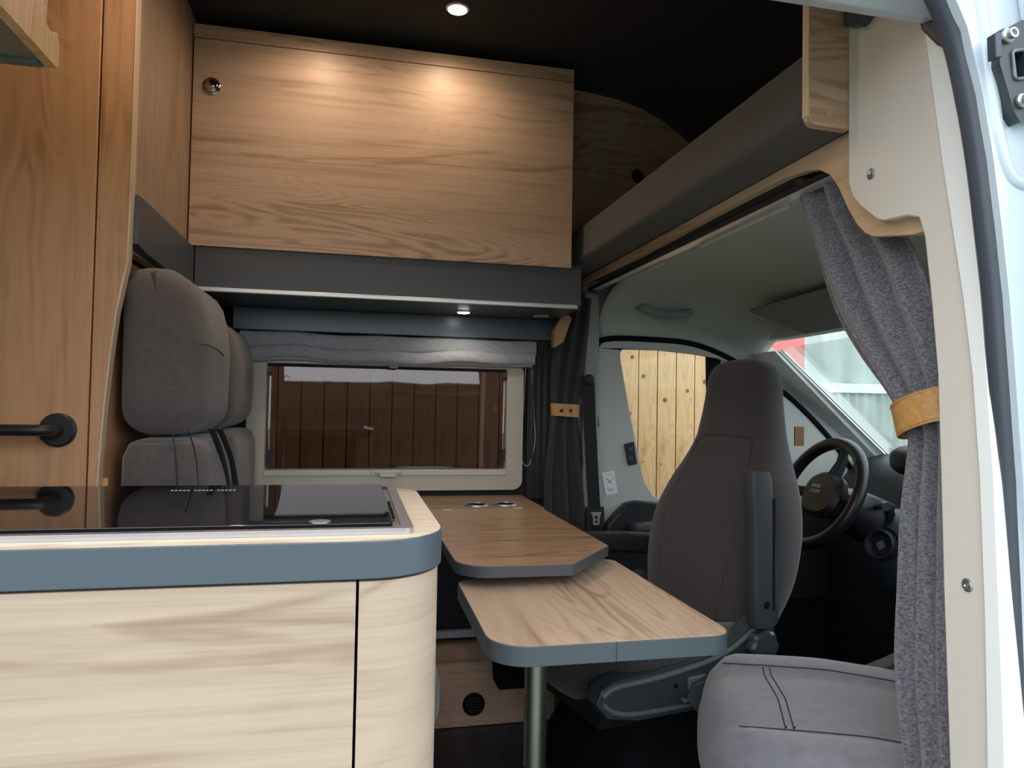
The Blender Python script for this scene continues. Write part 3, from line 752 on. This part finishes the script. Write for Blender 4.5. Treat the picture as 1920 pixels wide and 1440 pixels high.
# sun visor
sv = thing('sun_visor', 'grey folded sun visor above the windscreen', 'visor', tuple(at(1480, 640, x=1.42)))
vis = [at(1408, 607, x=1.34), at(1540, 574, x=1.34), at(1640, 548, x=1.34)]
bm = B()
y1v, y0v = 2.18, 1.62
q1 = [Vector((1.30, y1v, 1.372)), Vector((1.30, y0v, 1.385)), Vector((1.50, y0v, 1.31)), Vector((1.50, y1v-.03, 1.300))]
rs = []
for k in range(2):
    rs.append([v + Vector((0, 0, -.012*k)) for v in q1])
rings(bm, rs)
obj('visor_panel', bm, mat('visor_grey', (.20, .215, .19), .8), sv, bevel=.005)
# curtain rail at the cab opening
ra = at(1112, 548, x=.815); rb = at(1486, 362, x=.815)
rail = thing('curtain_rail', 'slim aluminium curtain rail under the cab bed fascia', 'rail', (.815, 1.7, 1.44))
obj('track', prism(B(), [(1.02, 1.452), (2.40, 1.452), (2.40, 1.440), (1.02, 1.440)], 'x', .800, .822), blk, rail)
zz = (ra.z+rb.z)/2
obj('lip', box(B(), .800, .826, 1.05, 2.36, 1.4385, 1.4415), alub, rail, bevel=.0008)
for a_, b_ in (((1170, 513), (1245, 476)), ((1312, 437), (1480, 368))):
    A_ = at(*a_, x=.826); B_ = at(*b_, x=.826)
    obj('glide_strip', box(B(), .8265, .8295, B_.y, A_.y, 1.430, 1.436), alub, rail)

# ================================================================== WINDSCREEN, A PILLAR, DASH
ap = thing('windscreen_pillar', 'pale grey windscreen pillar sloping down to the dashboard', 'pillar', (1.8, 2.36, .8))
def onr(px, py, x): return at(px, py, x=x)
# pillar as a loft between left edge and right edge lines
top_l, top_r = (1412, 664), (1462, 658)
bot_l, bot_r = (1598, 920), (1700, 892)
rs = []
for k in range(9):
    t = k/8
    X = 1.50+.62*t
    l = at(top_l[0]+(bot_l[0]-top_l[0])*t, top_l[1]+(bot_l[1]-top_l[1])*t, x=X-.04)
    r = at(top_r[0]+(bot_r[0]-top_r[0])*t, top_r[1]+(bot_r[1]-top_r[1])*t, x=X+.02)
    m1 = l.lerp(r, .5) + Vector((-.015, -.02, .0))
    m2 = l.lerp(r, .82) + Vector((-.012, -.018, .0))
    m3 = l.lerp(r, .90) + Vector((0, -.004, .0))
    back = Vector((.06, .05, 0))
    rs.append([l, m1, m2, m3, r, r+back, l+back])
obj('pillar_cover', rings(B(), rs), mat('pillar_grey', (.84, .87, .86), .4), ap, sharp=50)
t0, t1 = at(1466, 657, x=1.535), at(1704, 890, x=2.155)
obj('glass_seal', tube(B(), [t0, t0.lerp(t1, .5), t1], .004, 8), mat('seal_light', (.7, .75, .74), .3), ap, 'bright glazing strip')
# windscreen glass
ws = [t0 + Vector((.02, .03, .01)), t1+Vector((.02, .03, 0)), Vector((2.35, 1.55, t1.z-.01)), Vector((t1.x+.02, .85, t1.z)), Vector((t0.x+.02, .85, t0.z+.02)), Vector((1.62, 1.55, t0.z+.04))]
bm = B(); V = [bm.verts.new(v) for v in ws]
bm.faces.new((V[0], V[1], V[2], V[5])); bm.faces.new((V[5], V[2], V[3], V[4]))
wsg = obj('window_2', bm, clearw, None, 'clear sloping windscreen glass', kind='structure')
# windscreen header cross member, closes roof over the glass
bm = B()
rings(bm, [[Vector((1.49, .72, 1.30)), Vector((1.56, .72, 1.29)), Vector((1.62, .72, 1.55)), Vector((1.5, .72, 1.55))],
           [Vector((1.50, 1.5, 1.305)), Vector((1.60, 1.5, 1.305)), Vector((1.66, 1.5, 1.55)), Vector((1.5, 1.5, 1.55))],
           [Vector((1.49, 2.46, 1.285)), Vector((1.56, 2.46, 1.285)), Vector((1.62, 2.46, 1.55)), Vector((1.5, 2.46, 1.55))]])
struct('trim_3', bm, headl, 'grey header over the windscreen', bevel=.01)

dash = thing('dashboard', 'black moulded dashboard with round vent pod behind steering wheel', 'dashboard', (2.1, 1.6, .2))
bm = B()
pr_ = [(1.80, .015), (1.76, .35), (1.78, .60), (1.83, .74), (1.92, .84), (2.05, .865), (2.36, .855), (2.36, .015)]
rs = []
for j in range(13):
    y = .72+(2.44-.72)*j/12
    hump = .035*math.exp(-((y-1.93)/.16)**2)
    rs.append([Vector((x, y, z+(hump if z > .8 else 0))) for x, z in pr_])
obj('dash_body', rings(bm, rs), blk, dash, sharp=60, bevel=.02)
hs = obj('cluster_hood', rbox(B(), (1.90, 1.93, .865), (.11, .20, .05), .045, 8), blk, dash)
# bonnet and firewall
struct('wall_front', box(B(), 2.37, 2.9, .64, 2.52, -.05, .83), paint, 'van nose closing the footwell')

# steering wheel and column
swc = at(1536, 924, x=1.50)
ax = Vector((-.90, 0, .43)).normalized()        # wheel axis towards driver
wheel = thing('steering_wheel', 'black three-spoke steering wheel behind the driver seat', 'steering wheel', tuple(swc))
uu = Vector((0, 1, 0)); vv = ax.cross(uu).normalized()
Rw = .180
ringp = [swc+uu*(Rw*cos(2*pi*i/48))+vv*(Rw*sin(2*pi*i/48)) for i in range(48)]
obj('rim', tube(B(), ringp, .0205, 14, closed=True), mat('leather_black', (.012, .013, .015), .35), wheel)
def hubring(a_, b_, off): return sel(swc+ax*off, uu, vv, a_, b_, 2.6, 28)
hub = obj('hub', rings(B(), [hubring(.05, .05, -.06), hubring(.085, .075, -.035), hubring(.09, .08, -.012), hubring(.075, .065, .004), hubring(.03, .03, .008)]), blk, wheel)
for ang in (0, 180, 262):
    d_ = uu*cos(R(ang))+vv*sin(R(ang))
    pth = [swc-ax*.02+d_*.06, swc-ax*.022+d_*.12, swc-ax*.006+d_*(Rw-.008)]
    obj('spoke', tube(B(), pth, [.024, .018, .014], 10, flat=.5), blk, wheel)
bm = B()
lc = swc+ax*.010+uu*.035
for r_ in range(2):
    for k in range(4):
        a_ = lc+uu*(-.004*r_-.012*k)+vv*(-.014+.018*r_)
        tube(bm, [a_, a_+vv*-.012-uu*.004], .0016, 6)
obj('lettering', bm, white, hub, 'pale raised lettering')
col = thing('steering_column', 'dark column cowl with stalks and round ignition surround', 'steering column', tuple(swc-ax*.2))
obj('cowl', tube(B(), [swc-ax*.07, swc-ax*.14, swc-ax*.30], [.055, .075, .09], 18), blk, col)
kc = at(1652, 1022, x=1.66)
tocam = (CP-kc).normalized(); axk = Vector((-.92, -.30, .25)).normalized()
obj('lower_cowl', lathe(B(), [(.001, -.12), (.13, -.11), (.13, -.06), (.10, -.025), (.060, -.004), (.055, -.010), (.001, -.010)], kc, axk, 36), mat('cowl_sheen', (.020, .026, .032), .35), col)
obj('ignition_ring', lathe(B(), [(.030, -.008), (.050, -.008), (.050, .010), (.046, .016), (.040, .014), (.032, -.004)], kc, axk, 36), blk, col)
obj('ignition_key', lathe(B(), [(.001, -.008), (.018, -.008), (.016, .004), (.001, .006)], kc, axk, 4), mgrey, col)
sc_ = at(1655, 950, x=1.62)
obj('stalk', tube(B(), [sc_+Vector((.05, .08, -.01)), sc_+Vector((0, 0, .005)), sc_+Vector((-.004, -.02, .002))], [.010, .013, .014], 12), dgrey, col)
obj('socket_ring', lathe(B(), [(.001, -.03), (.040, -.03), (.042, .0), (.034, .004), (.032, -.012), (.001, -.014)], at(1648, 968, x=1.68), axk, 28), blkm, col)

# ================================================================== DRIVER'S DOOR
dd = thing('door_2', 'grey driver door with window, black armrest and lock switches', None, (1.3, 2.44, .3), kind='structure')
od = [(x, z) for x, z in DO]
cxd, czd = 1.35, .78
ins = [(x-(.010 if x < 1.0 else -.010 if x > 1.5 else 0), z+(.008 if z > .9 else -.01)) for x, z in od]
gl_pts = [(1160, 655), (1235, 657), (1300, 664), (1345, 672), (1400, 698), (1430, 740), (1430, 800), (1425, 900), (1410, 950), (1330, 955), (1250, 943), (1225, 930), (1208, 905), (1200, 870), (1180, 770)]
gp = [(at(a_, b_, y=2.44).x, at(a_, b_, y=2.44).z) for a_, b_ in gl_pts]
gp = rpoly(gp, [.02]+[.0]*14, 6)
obj('door_frame', prism(B(), ins, 'y', 2.436, 2.458, [gp]), cabgrey, dd, bevel=.004)
obj('window_pane', prism(B(), [(min(p[0] for p in gp)-.01, min(p[1] for p in gp)-.01), (max(p[0] for p in gp)+.01, min(p[1] for p in gp)-.01), (max(p[0] for p in gp)+.01, .95), (1.60, 1.12), (1.38, 1.26), (.90, 1.26)], 'y', 2.478, 2.482), clear, dd, 'clear door glass')
qd = [at(1327, 668, y=2.455), at(1350, 672, y=2.455), at(1352, 960, y=2.455), at(1332, 960, y=2.455)]
obj('quarter_divider', prism(B(), [(q_.x, q_.z) for q_ in qd], 'y', 2.45, 2.474), blkm, dd)
sealp = [Vector((x, 2.436, z)) for x, z in ins[1:-1]]
obj('door_rubber', tube(B(), spline(sealp, 6), .0105, 10), blkm, dd, 'black door seal')
# black lower trim / armrest
lowp = [(1131, 985), (1150, 962), (1170, 943), (1190, 938), (1260, 944), (1400, 946), (1560, 946), (1660, 930)]
lp = [(at(a_, b_, y=2.42).x, at(a_, b_, y=2.42).z) for a_, b_ in lowp]
lp = lp + [(lp[-1][0], .32), (lp[0][0]+.01, .32)]
obj('lower_trim', prism(B(), lp, 'y', 2.385, 2.434), blk, dd, 'black lower door trim', bevel=.008)
ac = at(1205, 985, y=2.35)
obj('door_armrest', rbox(B(), (ac.x+.12, 2.355, ac.z-.01), (.16, .035, .022), .018, 5), dgrey, dd)
s1 = [at(a_, b_, y=2.432) for a_, b_ in ((1170, 833), (1188, 828), (1194, 870), (1178, 873))]
sw1 = obj('switch_panel', prism(B(), rpoly([(v_.x, v_.z) for v_ in s1], .004), 'y', 2.428, 2.437), blk, dd, bevel=.001)
for py in (843, 860):
    v_ = at(1182, py, y=2.427)
    obj('button', box(B(), v_.x-.009, v_.x+.009, 2.424, 2.428, v_.z-.008, v_.z+.008), dgrey, sw1, bevel=.001)
s2 = [at(a_, b_, y=2.4345) for a_, b_ in ((1128, 887), (1151, 882), (1158, 924), (1136, 929))]
stk = obj('warning_sticker', prism(B(), [(v_.x, v_.z) for v_ in s2], 'y', 2.4335, 2.4352), mat('sticker_white', (.80, .80, .82), .5), dd, 'white warning sticker')
cs = (s2[0]+s2[2])/2
bm = B()
for dx, dz, l_, an in ((0, .006, .012, 40), (0, .006, .012, -40), (-.012, .016, .004, 0), (.012, .018, .004, 60), (.002, -.022, .014, 3), (.004, -.028, .010, 3), (0, .030, .010, 3)):
    d_ = Vector((cos(R(an)), 0, sin(R(an))))*l_
    c_ = cs+Vector((dx, -.0016, dz)); tube(bm, [c_-d_, c_+d_], .0009, 6)
obj('sticker_print', bm, mat('print_grey', (.10, .10, .12), .6), stk, kind='stuff')
obj('leather_tab', box(B(), at(1490, 805, y=2.30).x, at(1507, 805, y=2.30).x, 2.298, 2.304, at(1498, 836, y=2.30).z, at(1498, 800, y=2.30).z), leatherb, None, 'small brown leather tab behind the driver headrest', 'tab')

# B pillar on driver side, seat belt
bp = thing('belt_pillar', 'grey cab pillar behind the driver with belt anchor', 'pillar', (.82, 2.44, 0))
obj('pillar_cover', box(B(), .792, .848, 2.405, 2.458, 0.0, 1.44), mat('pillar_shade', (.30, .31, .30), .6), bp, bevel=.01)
ba = at(1104, 712, y=2.39)
obj('belt_anchor', lathe(B(), [(.001, 0), (.019, 0), (.019, .008), (.014, .014), (.001, .015)], ba, (0, -1, 0), 24), blk, bp)
belt = thing('seat_belt', 'black driver seat belt hanging from the pillar with metal tongue', 'seat belt', tuple(at(1112, 980, y=2.36)))
def ribbon(bm, pts, wv, th=.002):
    rs = []
    for p in pts:
        p = Vector(p); w_ = Vector(wv)/2; n_ = Vector((0, -th, 0))
        rs.append([p-w_, p+w_, p+w_+n_, p-w_+n_])
    return rings(bm, rs)
obj('webbing', ribbon(B(), [at(1102, 705, y=2.385), at(1106, 800, y=2.385), at(1111, 900, y=2.382), at(1116, 985, y=2.38), at(1120, 1060, y=2.38)], (.045, 0, 0)), beltm, belt)
tc_ = at(1117, 972, y=2.365)
def TT(l): return [(tc_.x+a_*.001, tc_.z+b_*.001) for a_, b_ in l]
obj('tongue', prism(B(), TT([(-20, 22), (20, 22), (14, 8), (12, -22), (-10, -22), (-12, 8)]), 'y', 2.360, 2.366, [TT([(-5, 10), (6, 10), (6, -2), (-4, -2)]), TT([(-4, -7), (6, -7), (5, -16), (-3, -16)])]), mat('tongue_metal', (.75, .75, .75), .3, .7), belt, 'bright steel belt tongue')
obj('buckle', rbox(B(), (tc_.x, 2.376, tc_.z-.005), (.034, .008, .045), .006, 3), blk, belt)

# ================================================================== CURTAINS
def curtain(name, rows, xp, amp, folds, m, label, nu=72, seed=0, yp=None):
    """rows: (py, left px, right px, amp scale)"""
    rnd = random.Random(seed)
    ph = [rnd.uniform(0, 6.28) for _ in range(4)]
    ctr = []
    n = 10
    keys = []
    for (py, l, r, a) in rows:
        A = at(l, py, x=xp, y=yp); C_ = at(r, py, x=xp, y=yp)
        keys.append((A, C_, a))
    out = []
    for i in range(len(keys)-1):
        for k in range(n + (1 if i == len(keys)-2 else 0)):
            t = k/n
            g_ = [keys[max(i-1, 0)], keys[i], keys[i+1], keys[min(i+2, len(keys)-1)]]
            def cr_(p0, p1, p2, p3): return .5*((2*p1)+(p2-p0)*t+(2*p0-5*p1+4*p2-p3)*t*t+(3*p1-p0-3*p2+p3)*t**3)
            A = cr_(*[q_[0] for q_ in g_]); C_ = cr_(*[q_[1] for q_ in g_]); a = g_[1][2]*(1-t)+g_[2][2]*t
            row = []
            for j in range(nu+1):
                u = j/nu
                f_ = sin(folds*2*pi*u+ph[0]+.6*sin(3*u+ph[1])+.5*sin(A.z*4)) + .35*sin(folds*4.3*pi*u+ph[2]+A.z*3)
                p = A.lerp(C_, u)
                row.append(p + (Vector((amp*a*f_, 0, 0)) if yp is None else Vector((0, amp*a*f_, 0))))
            out.append(row)
    o = obj(name, rings(B(), out, cap=False, closed=False), m, None, label, 'curtain', sharp=80)
    s_ = o.modifiers.new('cloth', 'SOLIDIFY'); s_.thickness = .003; s_.offset = 0
    return o
rowsR = [(335, 1478, 1640, .9), (400, 1497, 1662, 1), (470, 1520, 1705, 1.1), (580, 1558, 1745, 1), (660, 1604, 1765, .8), (730, 1655, 1775, .6), (785, 1686, 1783, .5), (830, 1698, 1785, .6), (960, 1686, 1790, .8), (1100, 1682, 1795, .9), (1230, 1679, 1800, 1), (1340, 1688, 1805, 1), (1480, 1704, 1815, 1)]
cR = curtain('curtain', rowsR, .83, .013, 3.1, curtm, 'grey heather curtain gathered by a tan strap at the door pillar', seed=3)
cR['group'] = 'cab curtains'
rowsL = [(560, 1066, 1112, .7), (640, 1042, 1106, .9), (720, 1034, 1092, .7), (770, 1036, 1084, .5), (820, 1030, 1088, .7), (900, 1021, 1100, 1), (1000, 1018, 1112, 1), (1100, 1015, 1118, 1)]
cL = curtain('curtain', rowsL, None, .014, 2.6, curtd, 'dark gathered curtain beside the dinette window', seed=5, yp=2.405)
cL['group'] = 'cab curtains'
# dark wall strip curtain right of the window
obj('dark_drape', rings(B(), [[Vector((.60+.10*j/24, 2.462+.006*sin(j*1.1), z)) for j in range(25)] for z in (.70, .9, 1.1, 1.262)], cap=False, closed=False), curtd, None, 'flat dark drape hanging between window and gathered curtain', 'curtain').modifiers.new('cloth', 'SOLIDIFY').thickness = .004

def tieband(label, pts, w_, depth, m, xp, n=40, yp=None):
    """closed leather loop around a gathered curtain; pts = left px/py top,bottom and right px/py top,bottom"""
    (lt_, lb_), (rt_, rb_) = pts
    LT, LB, RT, RB = [at(*q_, x=xp, y=yp) for q_ in (lt_, lb_, rt_, rb_)]
    rs = []
    for i in range(n+1):
        t = 2*pi*i/n
        u = (1-cos(t))/2; off = -depth*sin(t)
        ov = Vector((off, 0, 0)) if yp is None else Vector((0, off, 0))
        T_ = LT.lerp(RT, u)+ov; Bt = LB.lerp(RB, u)+ov
        nrm = Vector((-sin(t), -cos(t)*(-1 if RT.y > LT.y else 1)*-1, 0)).normalized()*.0026
        if yp is not None: nrm = Vector((-cos(t), -sin(t), 0))*.0026
        rs.append([T_, Bt, Bt+nrm, T_+nrm])
    o = obj('curtain_tie', rings(B(), rs, cap=False), m, None, label, 'tie', 'leather curtain ties', sharp=50)
    return o, (LT, LB, RT, RB)
tR, cs_ = tieband('wide tan leather tie strap around the grey curtain', (((1682, 766), (1696, 824)), ((1778, 722), (1784, 786))), .04, .030, leather, .83)
LT, LB, RT, RB = cs_
bm = B()
for e0, e1, s_ in ((LT, RT, -.0035), (LB, RB, .0035)):
    for k in range(34):
        t = pi*(k+.3)/34; t2 = pi*(k+.75)/34
        def pp_(t): return e0.lerp(e1, (1-cos(t))/2)+Vector((-.030*sin(t)-.0034, 0, s_))
        tube(bm, [pp_(t), pp_(t2)], .0005, 5)
obj('stitching', bm, mat('thread_brown', (.28, .13, .04), .7), tR, kind='stuff')
tL, cs_ = tieband('narrow tan leather tie with two snaps around the dark curtain', (((1034, 756), (1035, 779)), ((1086, 759), (1085, 783))), .03, .024, leather, None, yp=2.405)
LT, LB, RT, RB = cs_
for px in (1053, 1070):
    c = at(px, 770, y=2.379)
    obj('snap', lathe(B(), [(.001, -.004), (.0065, -.004), (.006, .0015), (.001, .002)], c, (0, -1, 0), 18), blk, tL)

# ================================================================== CAB SEATS
def seat_backrest(zs, k=32):
    rs = []
    for z, w_, d, xc in zs:
        ring = sel((xc, 0, z), (1, 0, 0), (0, 1, 0), d, w_, 3.0, k)
        # hollow the front a little
        ring = [Vector((p.x - (.018*max(0, cos(p.y/w_*pi/2)) if p.x > xc else 0)*(1 if w_ > .15 else .3), p.y, p.z)) for p in ring]
        rs.append(ring)
    return rs
def interp(zs, n=4):
    out = []
    vs = spline([Vector((a, b, c)) for a, b, c, d in zs], n); vd = spline([Vector((d, 0, 0)) for a, b, c, d in zs], n)
    return [(v.x, v.y, v.z, d.x) for v, d in zip(vs, vd)]
ZS = [(.38, .20, .075, -.18), (.44, .225, .097, -.195), (.54, .252, .110, -.218), (.66, .255, .108, -.242), (.76, .224, .097, -.270), (.84, .180, .084, -.293), (.91, .151, .072, -.308), (1.00, .134, .063, -.316), (1.06, .128, .058, -.319), (1.102, .113, .050, -.320), (1.126, .080, .034, -.321), (1.134, .03, .012, -.321)]

def cab_seat(name, label, cloth, cush, loc, heading, armrests=True, control=True):
    s = thing(name, label, 'seat', loc, heading, 'swivel cab seats')
    s['_o'] = [0, 0, 0]
    K = dict(local=True)
    obj('backrest', rings(B(), seat_backrest(interp(ZS))), cloth, s, local=True, sharp=70)
    # seams on the front of backrest
    def fx(z):
        for a, b in zip(ZS, ZS[1:]):
            if a[0] <= z <= b[0]:
                t = (z-a[0])/(b[0]-a[0]); return [a[i]+(b[i]-a[i])*t for i in range(4)]
        return ZS[-1]
    def surf(y, z, lift=.0):
        _, w_, d, xc = fx(z)
        q_ = max(0., 1-abs(y/w_)**3)**(1/3)
        return Vector((xc+d*q_-.018*max(0, cos(y/w_*pi/2))*(1 if w_ > .15 else .3)+lift, y, z))
    bm = B()
    for sd in (-1, 1):
        pts = []
        for i in range(22):
            z = .42+(.90-.42)*i/21
            pts.append(surf(sd*(.150-.040*max(0, (z-.70)/.2) - .03*max(0, (.6-z)/.16)), z))
        tube(bm, pts, .0016, 6)
    obj('seam', bm, seam, s, local=True)
    for zz_ in (.68, .905):
        wv_ = .150 if zz_ < .9 else .108
        obj('seam', tube(B(), [surf(-wv_+2*wv_*i/16, zz_+.006*cos((i-8)/8*pi/2)) for i in range(17)], .0014, 6), seam, s, local=True)
    # cushion
    def cw(q, p):
        side = abs(p.y)
        z = q.z + (.022*max(0, side-.62)/.38 if p.z > 0 else 0) - .02*max(0, -p.x)
        x = q.x - .045*p.y*p.y*max(0, p.x)
        y = q.y*(1 - .10*max(0, p.x)**2)
        zz2 = z - (.012 if (p.z > 0 and side < .55) else 0)
        return (x, y, zz2)
    cu = obj('seat_cushion', rbox(B(), (.06, 0, .350), (.275, .262, .092), .068, 16, (0, 0, .012), cw), cush, s, local=True, sharp=80)
    def top(x, y):
        bx, by = (x-.06)/.275, y/.262
        e_ = max(0, abs(by)-.62)/.38*.022
        z = .350+.092+e_-.02*max(0, -bx)
        pf = .012*max(0, cos(bx*pi/2))*max(0, cos(by*pi/2))
        z += pf - (.012 if abs(by) < .55 else 0)
        return Vector((x, y, z+.0006))
    for xs_ in (.17,):
        bm = B()
        tube(bm, [top(xs_+.008*abs(i-8)/8, -.145+.29*i/16) for i in range(17)], .0011, 6)
        tube(bm, [top(xs_+.014+.008*abs(i-8)/8, -.145+.29*i/16) for i in range(17)], .0011, 6)
        obj('seam', bm, seam, s, local=True)
    for sd in (-1, 1):
        obj('seam', tube(B(), [top(-.18+.455*i/24, sd*.158) for i in range(25)], .0013, 6), seam, s, local=True)
    # base shell
    for sd in (-1, 1):
        shell = [(-.145, .475), (-.115, .468), (-.08, .448), (-.03, .422), (.05, .400), (.20, .384), (.30, .380), (.335, .365), (.350, .335), (.32, .300), (.24, .283), (.10, .280), (-.14, .280), (-.17, .31), (-.17, .44)]
        o_ = obj('side_shell', prism(B(), [(x, z) for x, z in shell], 'y', sd*.225, sd*.272), dgrey, s, local=True, bevel=.008)
        rim_ = spline([Vector((x, sd*.272, z-.014)) for x, z in shell[1:8]], 5)
        obj('shell_rim', tube(B(), rim_, .0065, 8), mgrey, s, 'light grey moulding line', local=True)
        rim_ = spline([Vector((x, sd*.272, z)) for x, z in ((.335, .335), (.30, .310), (.24, .299), (.10, .295), (-.15, .295))], 5)
        obj('shell_rim', tube(B(), rim_, .0055, 8), mgrey, s, local=True)
        if control and sd == 1:
            for a_, b_ in ((-.075, .012), (.016, .103)):
                obj('rocker_switch', box(B(), a_, b_, .270, .281, .328, .362), mgrey, s, local=True, bevel=.004)
            obj('release_lever', box(B(), -.12, .12, .268, .284, .306, .316), mgrey, s, local=True, bevel=.003)
            obj('screw', lathe(B(), [(.001, 0), (.006, 0), (.006, .001), (.001, .001)], (.135, .2725, .345), (0, 1, 0), 14), blkm, s, local=True)
    obj('seat_pan', box(B(), -.24, .31, -.224, .224, .255, .345), blk, s, local=True)
    pd = obj('pedestal', rings(B(), [sel((.0, 0, 0), (1, 0, 0), (0, 1, 0), .24, .22, 6, 24), sel((.0, 0, .10), (1, 0, 0), (0, 1, 0), .235, .215, 6, 24), sel((.0, 0, .17), (1, 0, 0), (0, 1, 0), .20, .19, 6, 24), sel((.0, 0, .248), (1, 0, 0), (0, 1, 0), .21, .20, 6, 24)]), blkm, s, local=True, label='black swivel pedestal')
    obj('pedestal_panel', box(B(), -.20, .02, .222, .232, .02, .15), dgrey, pd, local=True, bevel=.004)
    if armrests:
        # raised armrest on the near side
        ar = obj('armrest', rings(B(), [sel((x+.085, .290, z-.045), (1, 0, 0), (0, 1, 0), a_, .022, 4, 20) for x, z, a_ in ((-.195, .505, .030), (-.198, .515, .040), (-.195, .60, .038), (-.185, .80, .034), (-.178, .865, .033), (-.176, .880, .026))]), mat('armrest_slate', (.045, .05, .062), .55), s, 'raised slate armrest', local=True)
        obj('armrest_pivot', lathe(B(), [(.001, 0), (.009, 0), (.009, .002), (.001, .002)], (-.105, .3115, .515), (0, 1, 0), 18), blkm, ar, local=True)
        obj('armrest_groove', box(B(), -.130, -.124, .300, .3125, .50, .77), blkm, ar, local=True)
        # lowered armrest on the far side
        obj('armrest', rings(B(), [sel((x, -.29, z), (0, 1, 0), (0, 0, 1), .024, b_, 4, 20) for x, z, b_ in ((-.24, .540, .02), (-.23, .545, .034), (-.1, .560, .032), (.12, .575, .028), (.17, .577, .018))]), mat('armrest_dark', (.02, .02, .025), .6), s, 'lowered black armrest', local=True)
    kn = B()
    rs = []
    for h_, rr_ in ((0, .030), (.004, .042), (.022, .042), (.030, .036), (.031, .004)):
        rs.append([Vector((-.115+(rr_*(1+.07*cos(8*t)))*cos(t), .2735+h_, .408+(rr_*(1+.07*cos(8*t)))*sin(t))) for t in [2*pi*i/64 for i in range(64)]])
    obj('recline_knob', rings(kn, rs), dgrey, s, 'lobed recliner knob', local=True, sharp=30)
    return s
cab_seat('captain_chair', 'tall driver seat with shade in its cloth colour, turned round, with raised armrest', seatfab, seatfab, (.808, 1.832, .043), R(193))
cab_seat('captain_chair', 'grey passenger seat with daylight in its cloth colour, whose cushion shows beside the curtain', suede2, suede2, (.988, 1.183, .026), R(156), armrests=False)

# ================================================================== OUTSIDE
GZ = -.55
struct('ground', box(B(), -14, 16, -1.6, 14, GZ-.05, GZ), speckle(mat('grey_gravel', (.3, .3, .3), .95), (.17, .17, .165), (.34, .335, .32), 60, .6, .01, 6), 'grey gravel yard under the van')
struct('ground_lawn', box(B(), -14, 16, -14, -1.6, GZ-.05, GZ+.01), grassm, 'green lawn behind the gravel yard')
pine = wood('pine_board', 'z', (.72, .50, .27), (.45, .26, .11), seed=3, amount=.8, size=1.2)
knot = mat('pine_knot', (.24, .12, .05), .7)
fence = thing('board_fence', 'pale pine board fence outside the driver window', 'fence', (0, 3.42, GZ))
pitch = .1035
x = -2.6; k = 0
me_b = None
x_ref = at(1232, 800, y=3.40).x
n0 = int((x_ref+2.6)/pitch)
fx0 = x_ref - n0*pitch
for i in range(int((2.12-fx0)/pitch)):
    xa = fx0+i*pitch
    if me_b is None:
        b_ = obj('board', box(B(), xa+.0025, xa+pitch-.0025, 3.40, 3.422, GZ+.04, 2.0), pine, fence, bevel=.002)
        me_b = b_
    else:
        b_ = me_b.copy(); COL.objects.link(b_); b_.parent = fence; b_.location = (i*pitch, random.uniform(-.002, .002), random.uniform(-.01, .01))
for z in (-.2, .6, 1.75):
    obj('cross_rail', box(B(), fx0, 2.1, 3.424, 3.47, z, z+.08), pine, fence)
obj('backing_felt', box(B(), fx0, 2.1, 3.472, 3.48, GZ, 1.98), blkm, fence)
for px, py, r_ in ((1186, 669, .009), (1207, 705, .010), (1247, 750, .012), (1289, 733, .010), (1322, 716, .013), (1181, 775, .009), (1206, 866, .004), (1240, 870, .004)):
    c = at(px, py, y=3.3985)
    obj('knot', lathe(B(), [(.0005, 0), (r_, 0), (r_*.9, .0012), (.0005, .0014)], c, (0, -1, 0), 14), knot, fence)

# corrugated building seen through the windscreen
shed = thing('corrugated_building', 'grey-green corrugated metal building with white rail beyond the windscreen', 'building', (7.5, 7.2, GZ))
YS = 7.2
xl = at(1504, 700, y=YS).x
zr0 = at(1600, 737, y=YS).z; zr1 = at(1600, 720, y=YS).z
sheet = mat('sheet_metal', (.42, .47, .44), .6)
def corr(x0, x1, z0, z1, y, p_=.115, a_=.014):
    n = int((x1-x0)/p_*8); r1 = []
    for z in (z0, z1): r1.append([Vector((x0+(x1-x0)*i/n, y+a_*sin(2*pi*(x1-x0)*i/n/p_), z)) for i in range(n+1)])
    return rings(B(), r1, cap=False, closed=False)
obj('wall_sheet', corr(xl, 14, GZ, zr0, YS-.06), speckle(sheet, (.36, .42, .39), (.48, .54, .50), 2.5, 0, .001, 3, sc3=(2, 1, .4)), shed)
obj('wall_sheet', corr(xl, 14, zr1, 4.2, YS, .46, .01), sheet, shed)
obj('white_rail', box(B(), xl, 14, YS-.10, YS-.02, zr0, zr1), mat('rail_white', (.80, .86, .86), .5), shed)
obj('shed_body', box(B(), xl+.01, 14, YS+.03, YS+.2, GZ, 4.2), sheet, shed)
red = thing('red_container', 'faded red metal wall left of the corrugated building', 'building', (3.8, 7.0, GZ))
obj('red_sheet', box(B(), 2.4, xl-.005, YS-.05, YS+.1, GZ, 4.2), mat('faded_red', (.55, .16, .14), .6), red)

# unseen hedge added behind the camera, kept dark to dim the window reflection
hedge = thing('reflection_hedge', 'added dark hedge behind the photographer that dims the window reflection', 'hedge', (0, -6, GZ))
rb_ = rbox(B(), (0, -6.5, .38), (9, .6, .93), .25, 18)
for v_ in rb_.verts:
    v_.co += Vector((random.uniform(-.05, .05), random.uniform(-.08, .08), random.uniform(-.06, .06)))
obj('foliage', rb_, speckle(mat('hedge_leaf', (.03, .06, .03), .9), (.010, .016, .010), (.035, .05, .025), 25, .8, .02, 6), hedge)

for o in bpy.data.objects:
    if '_o' in o: del o['_o']
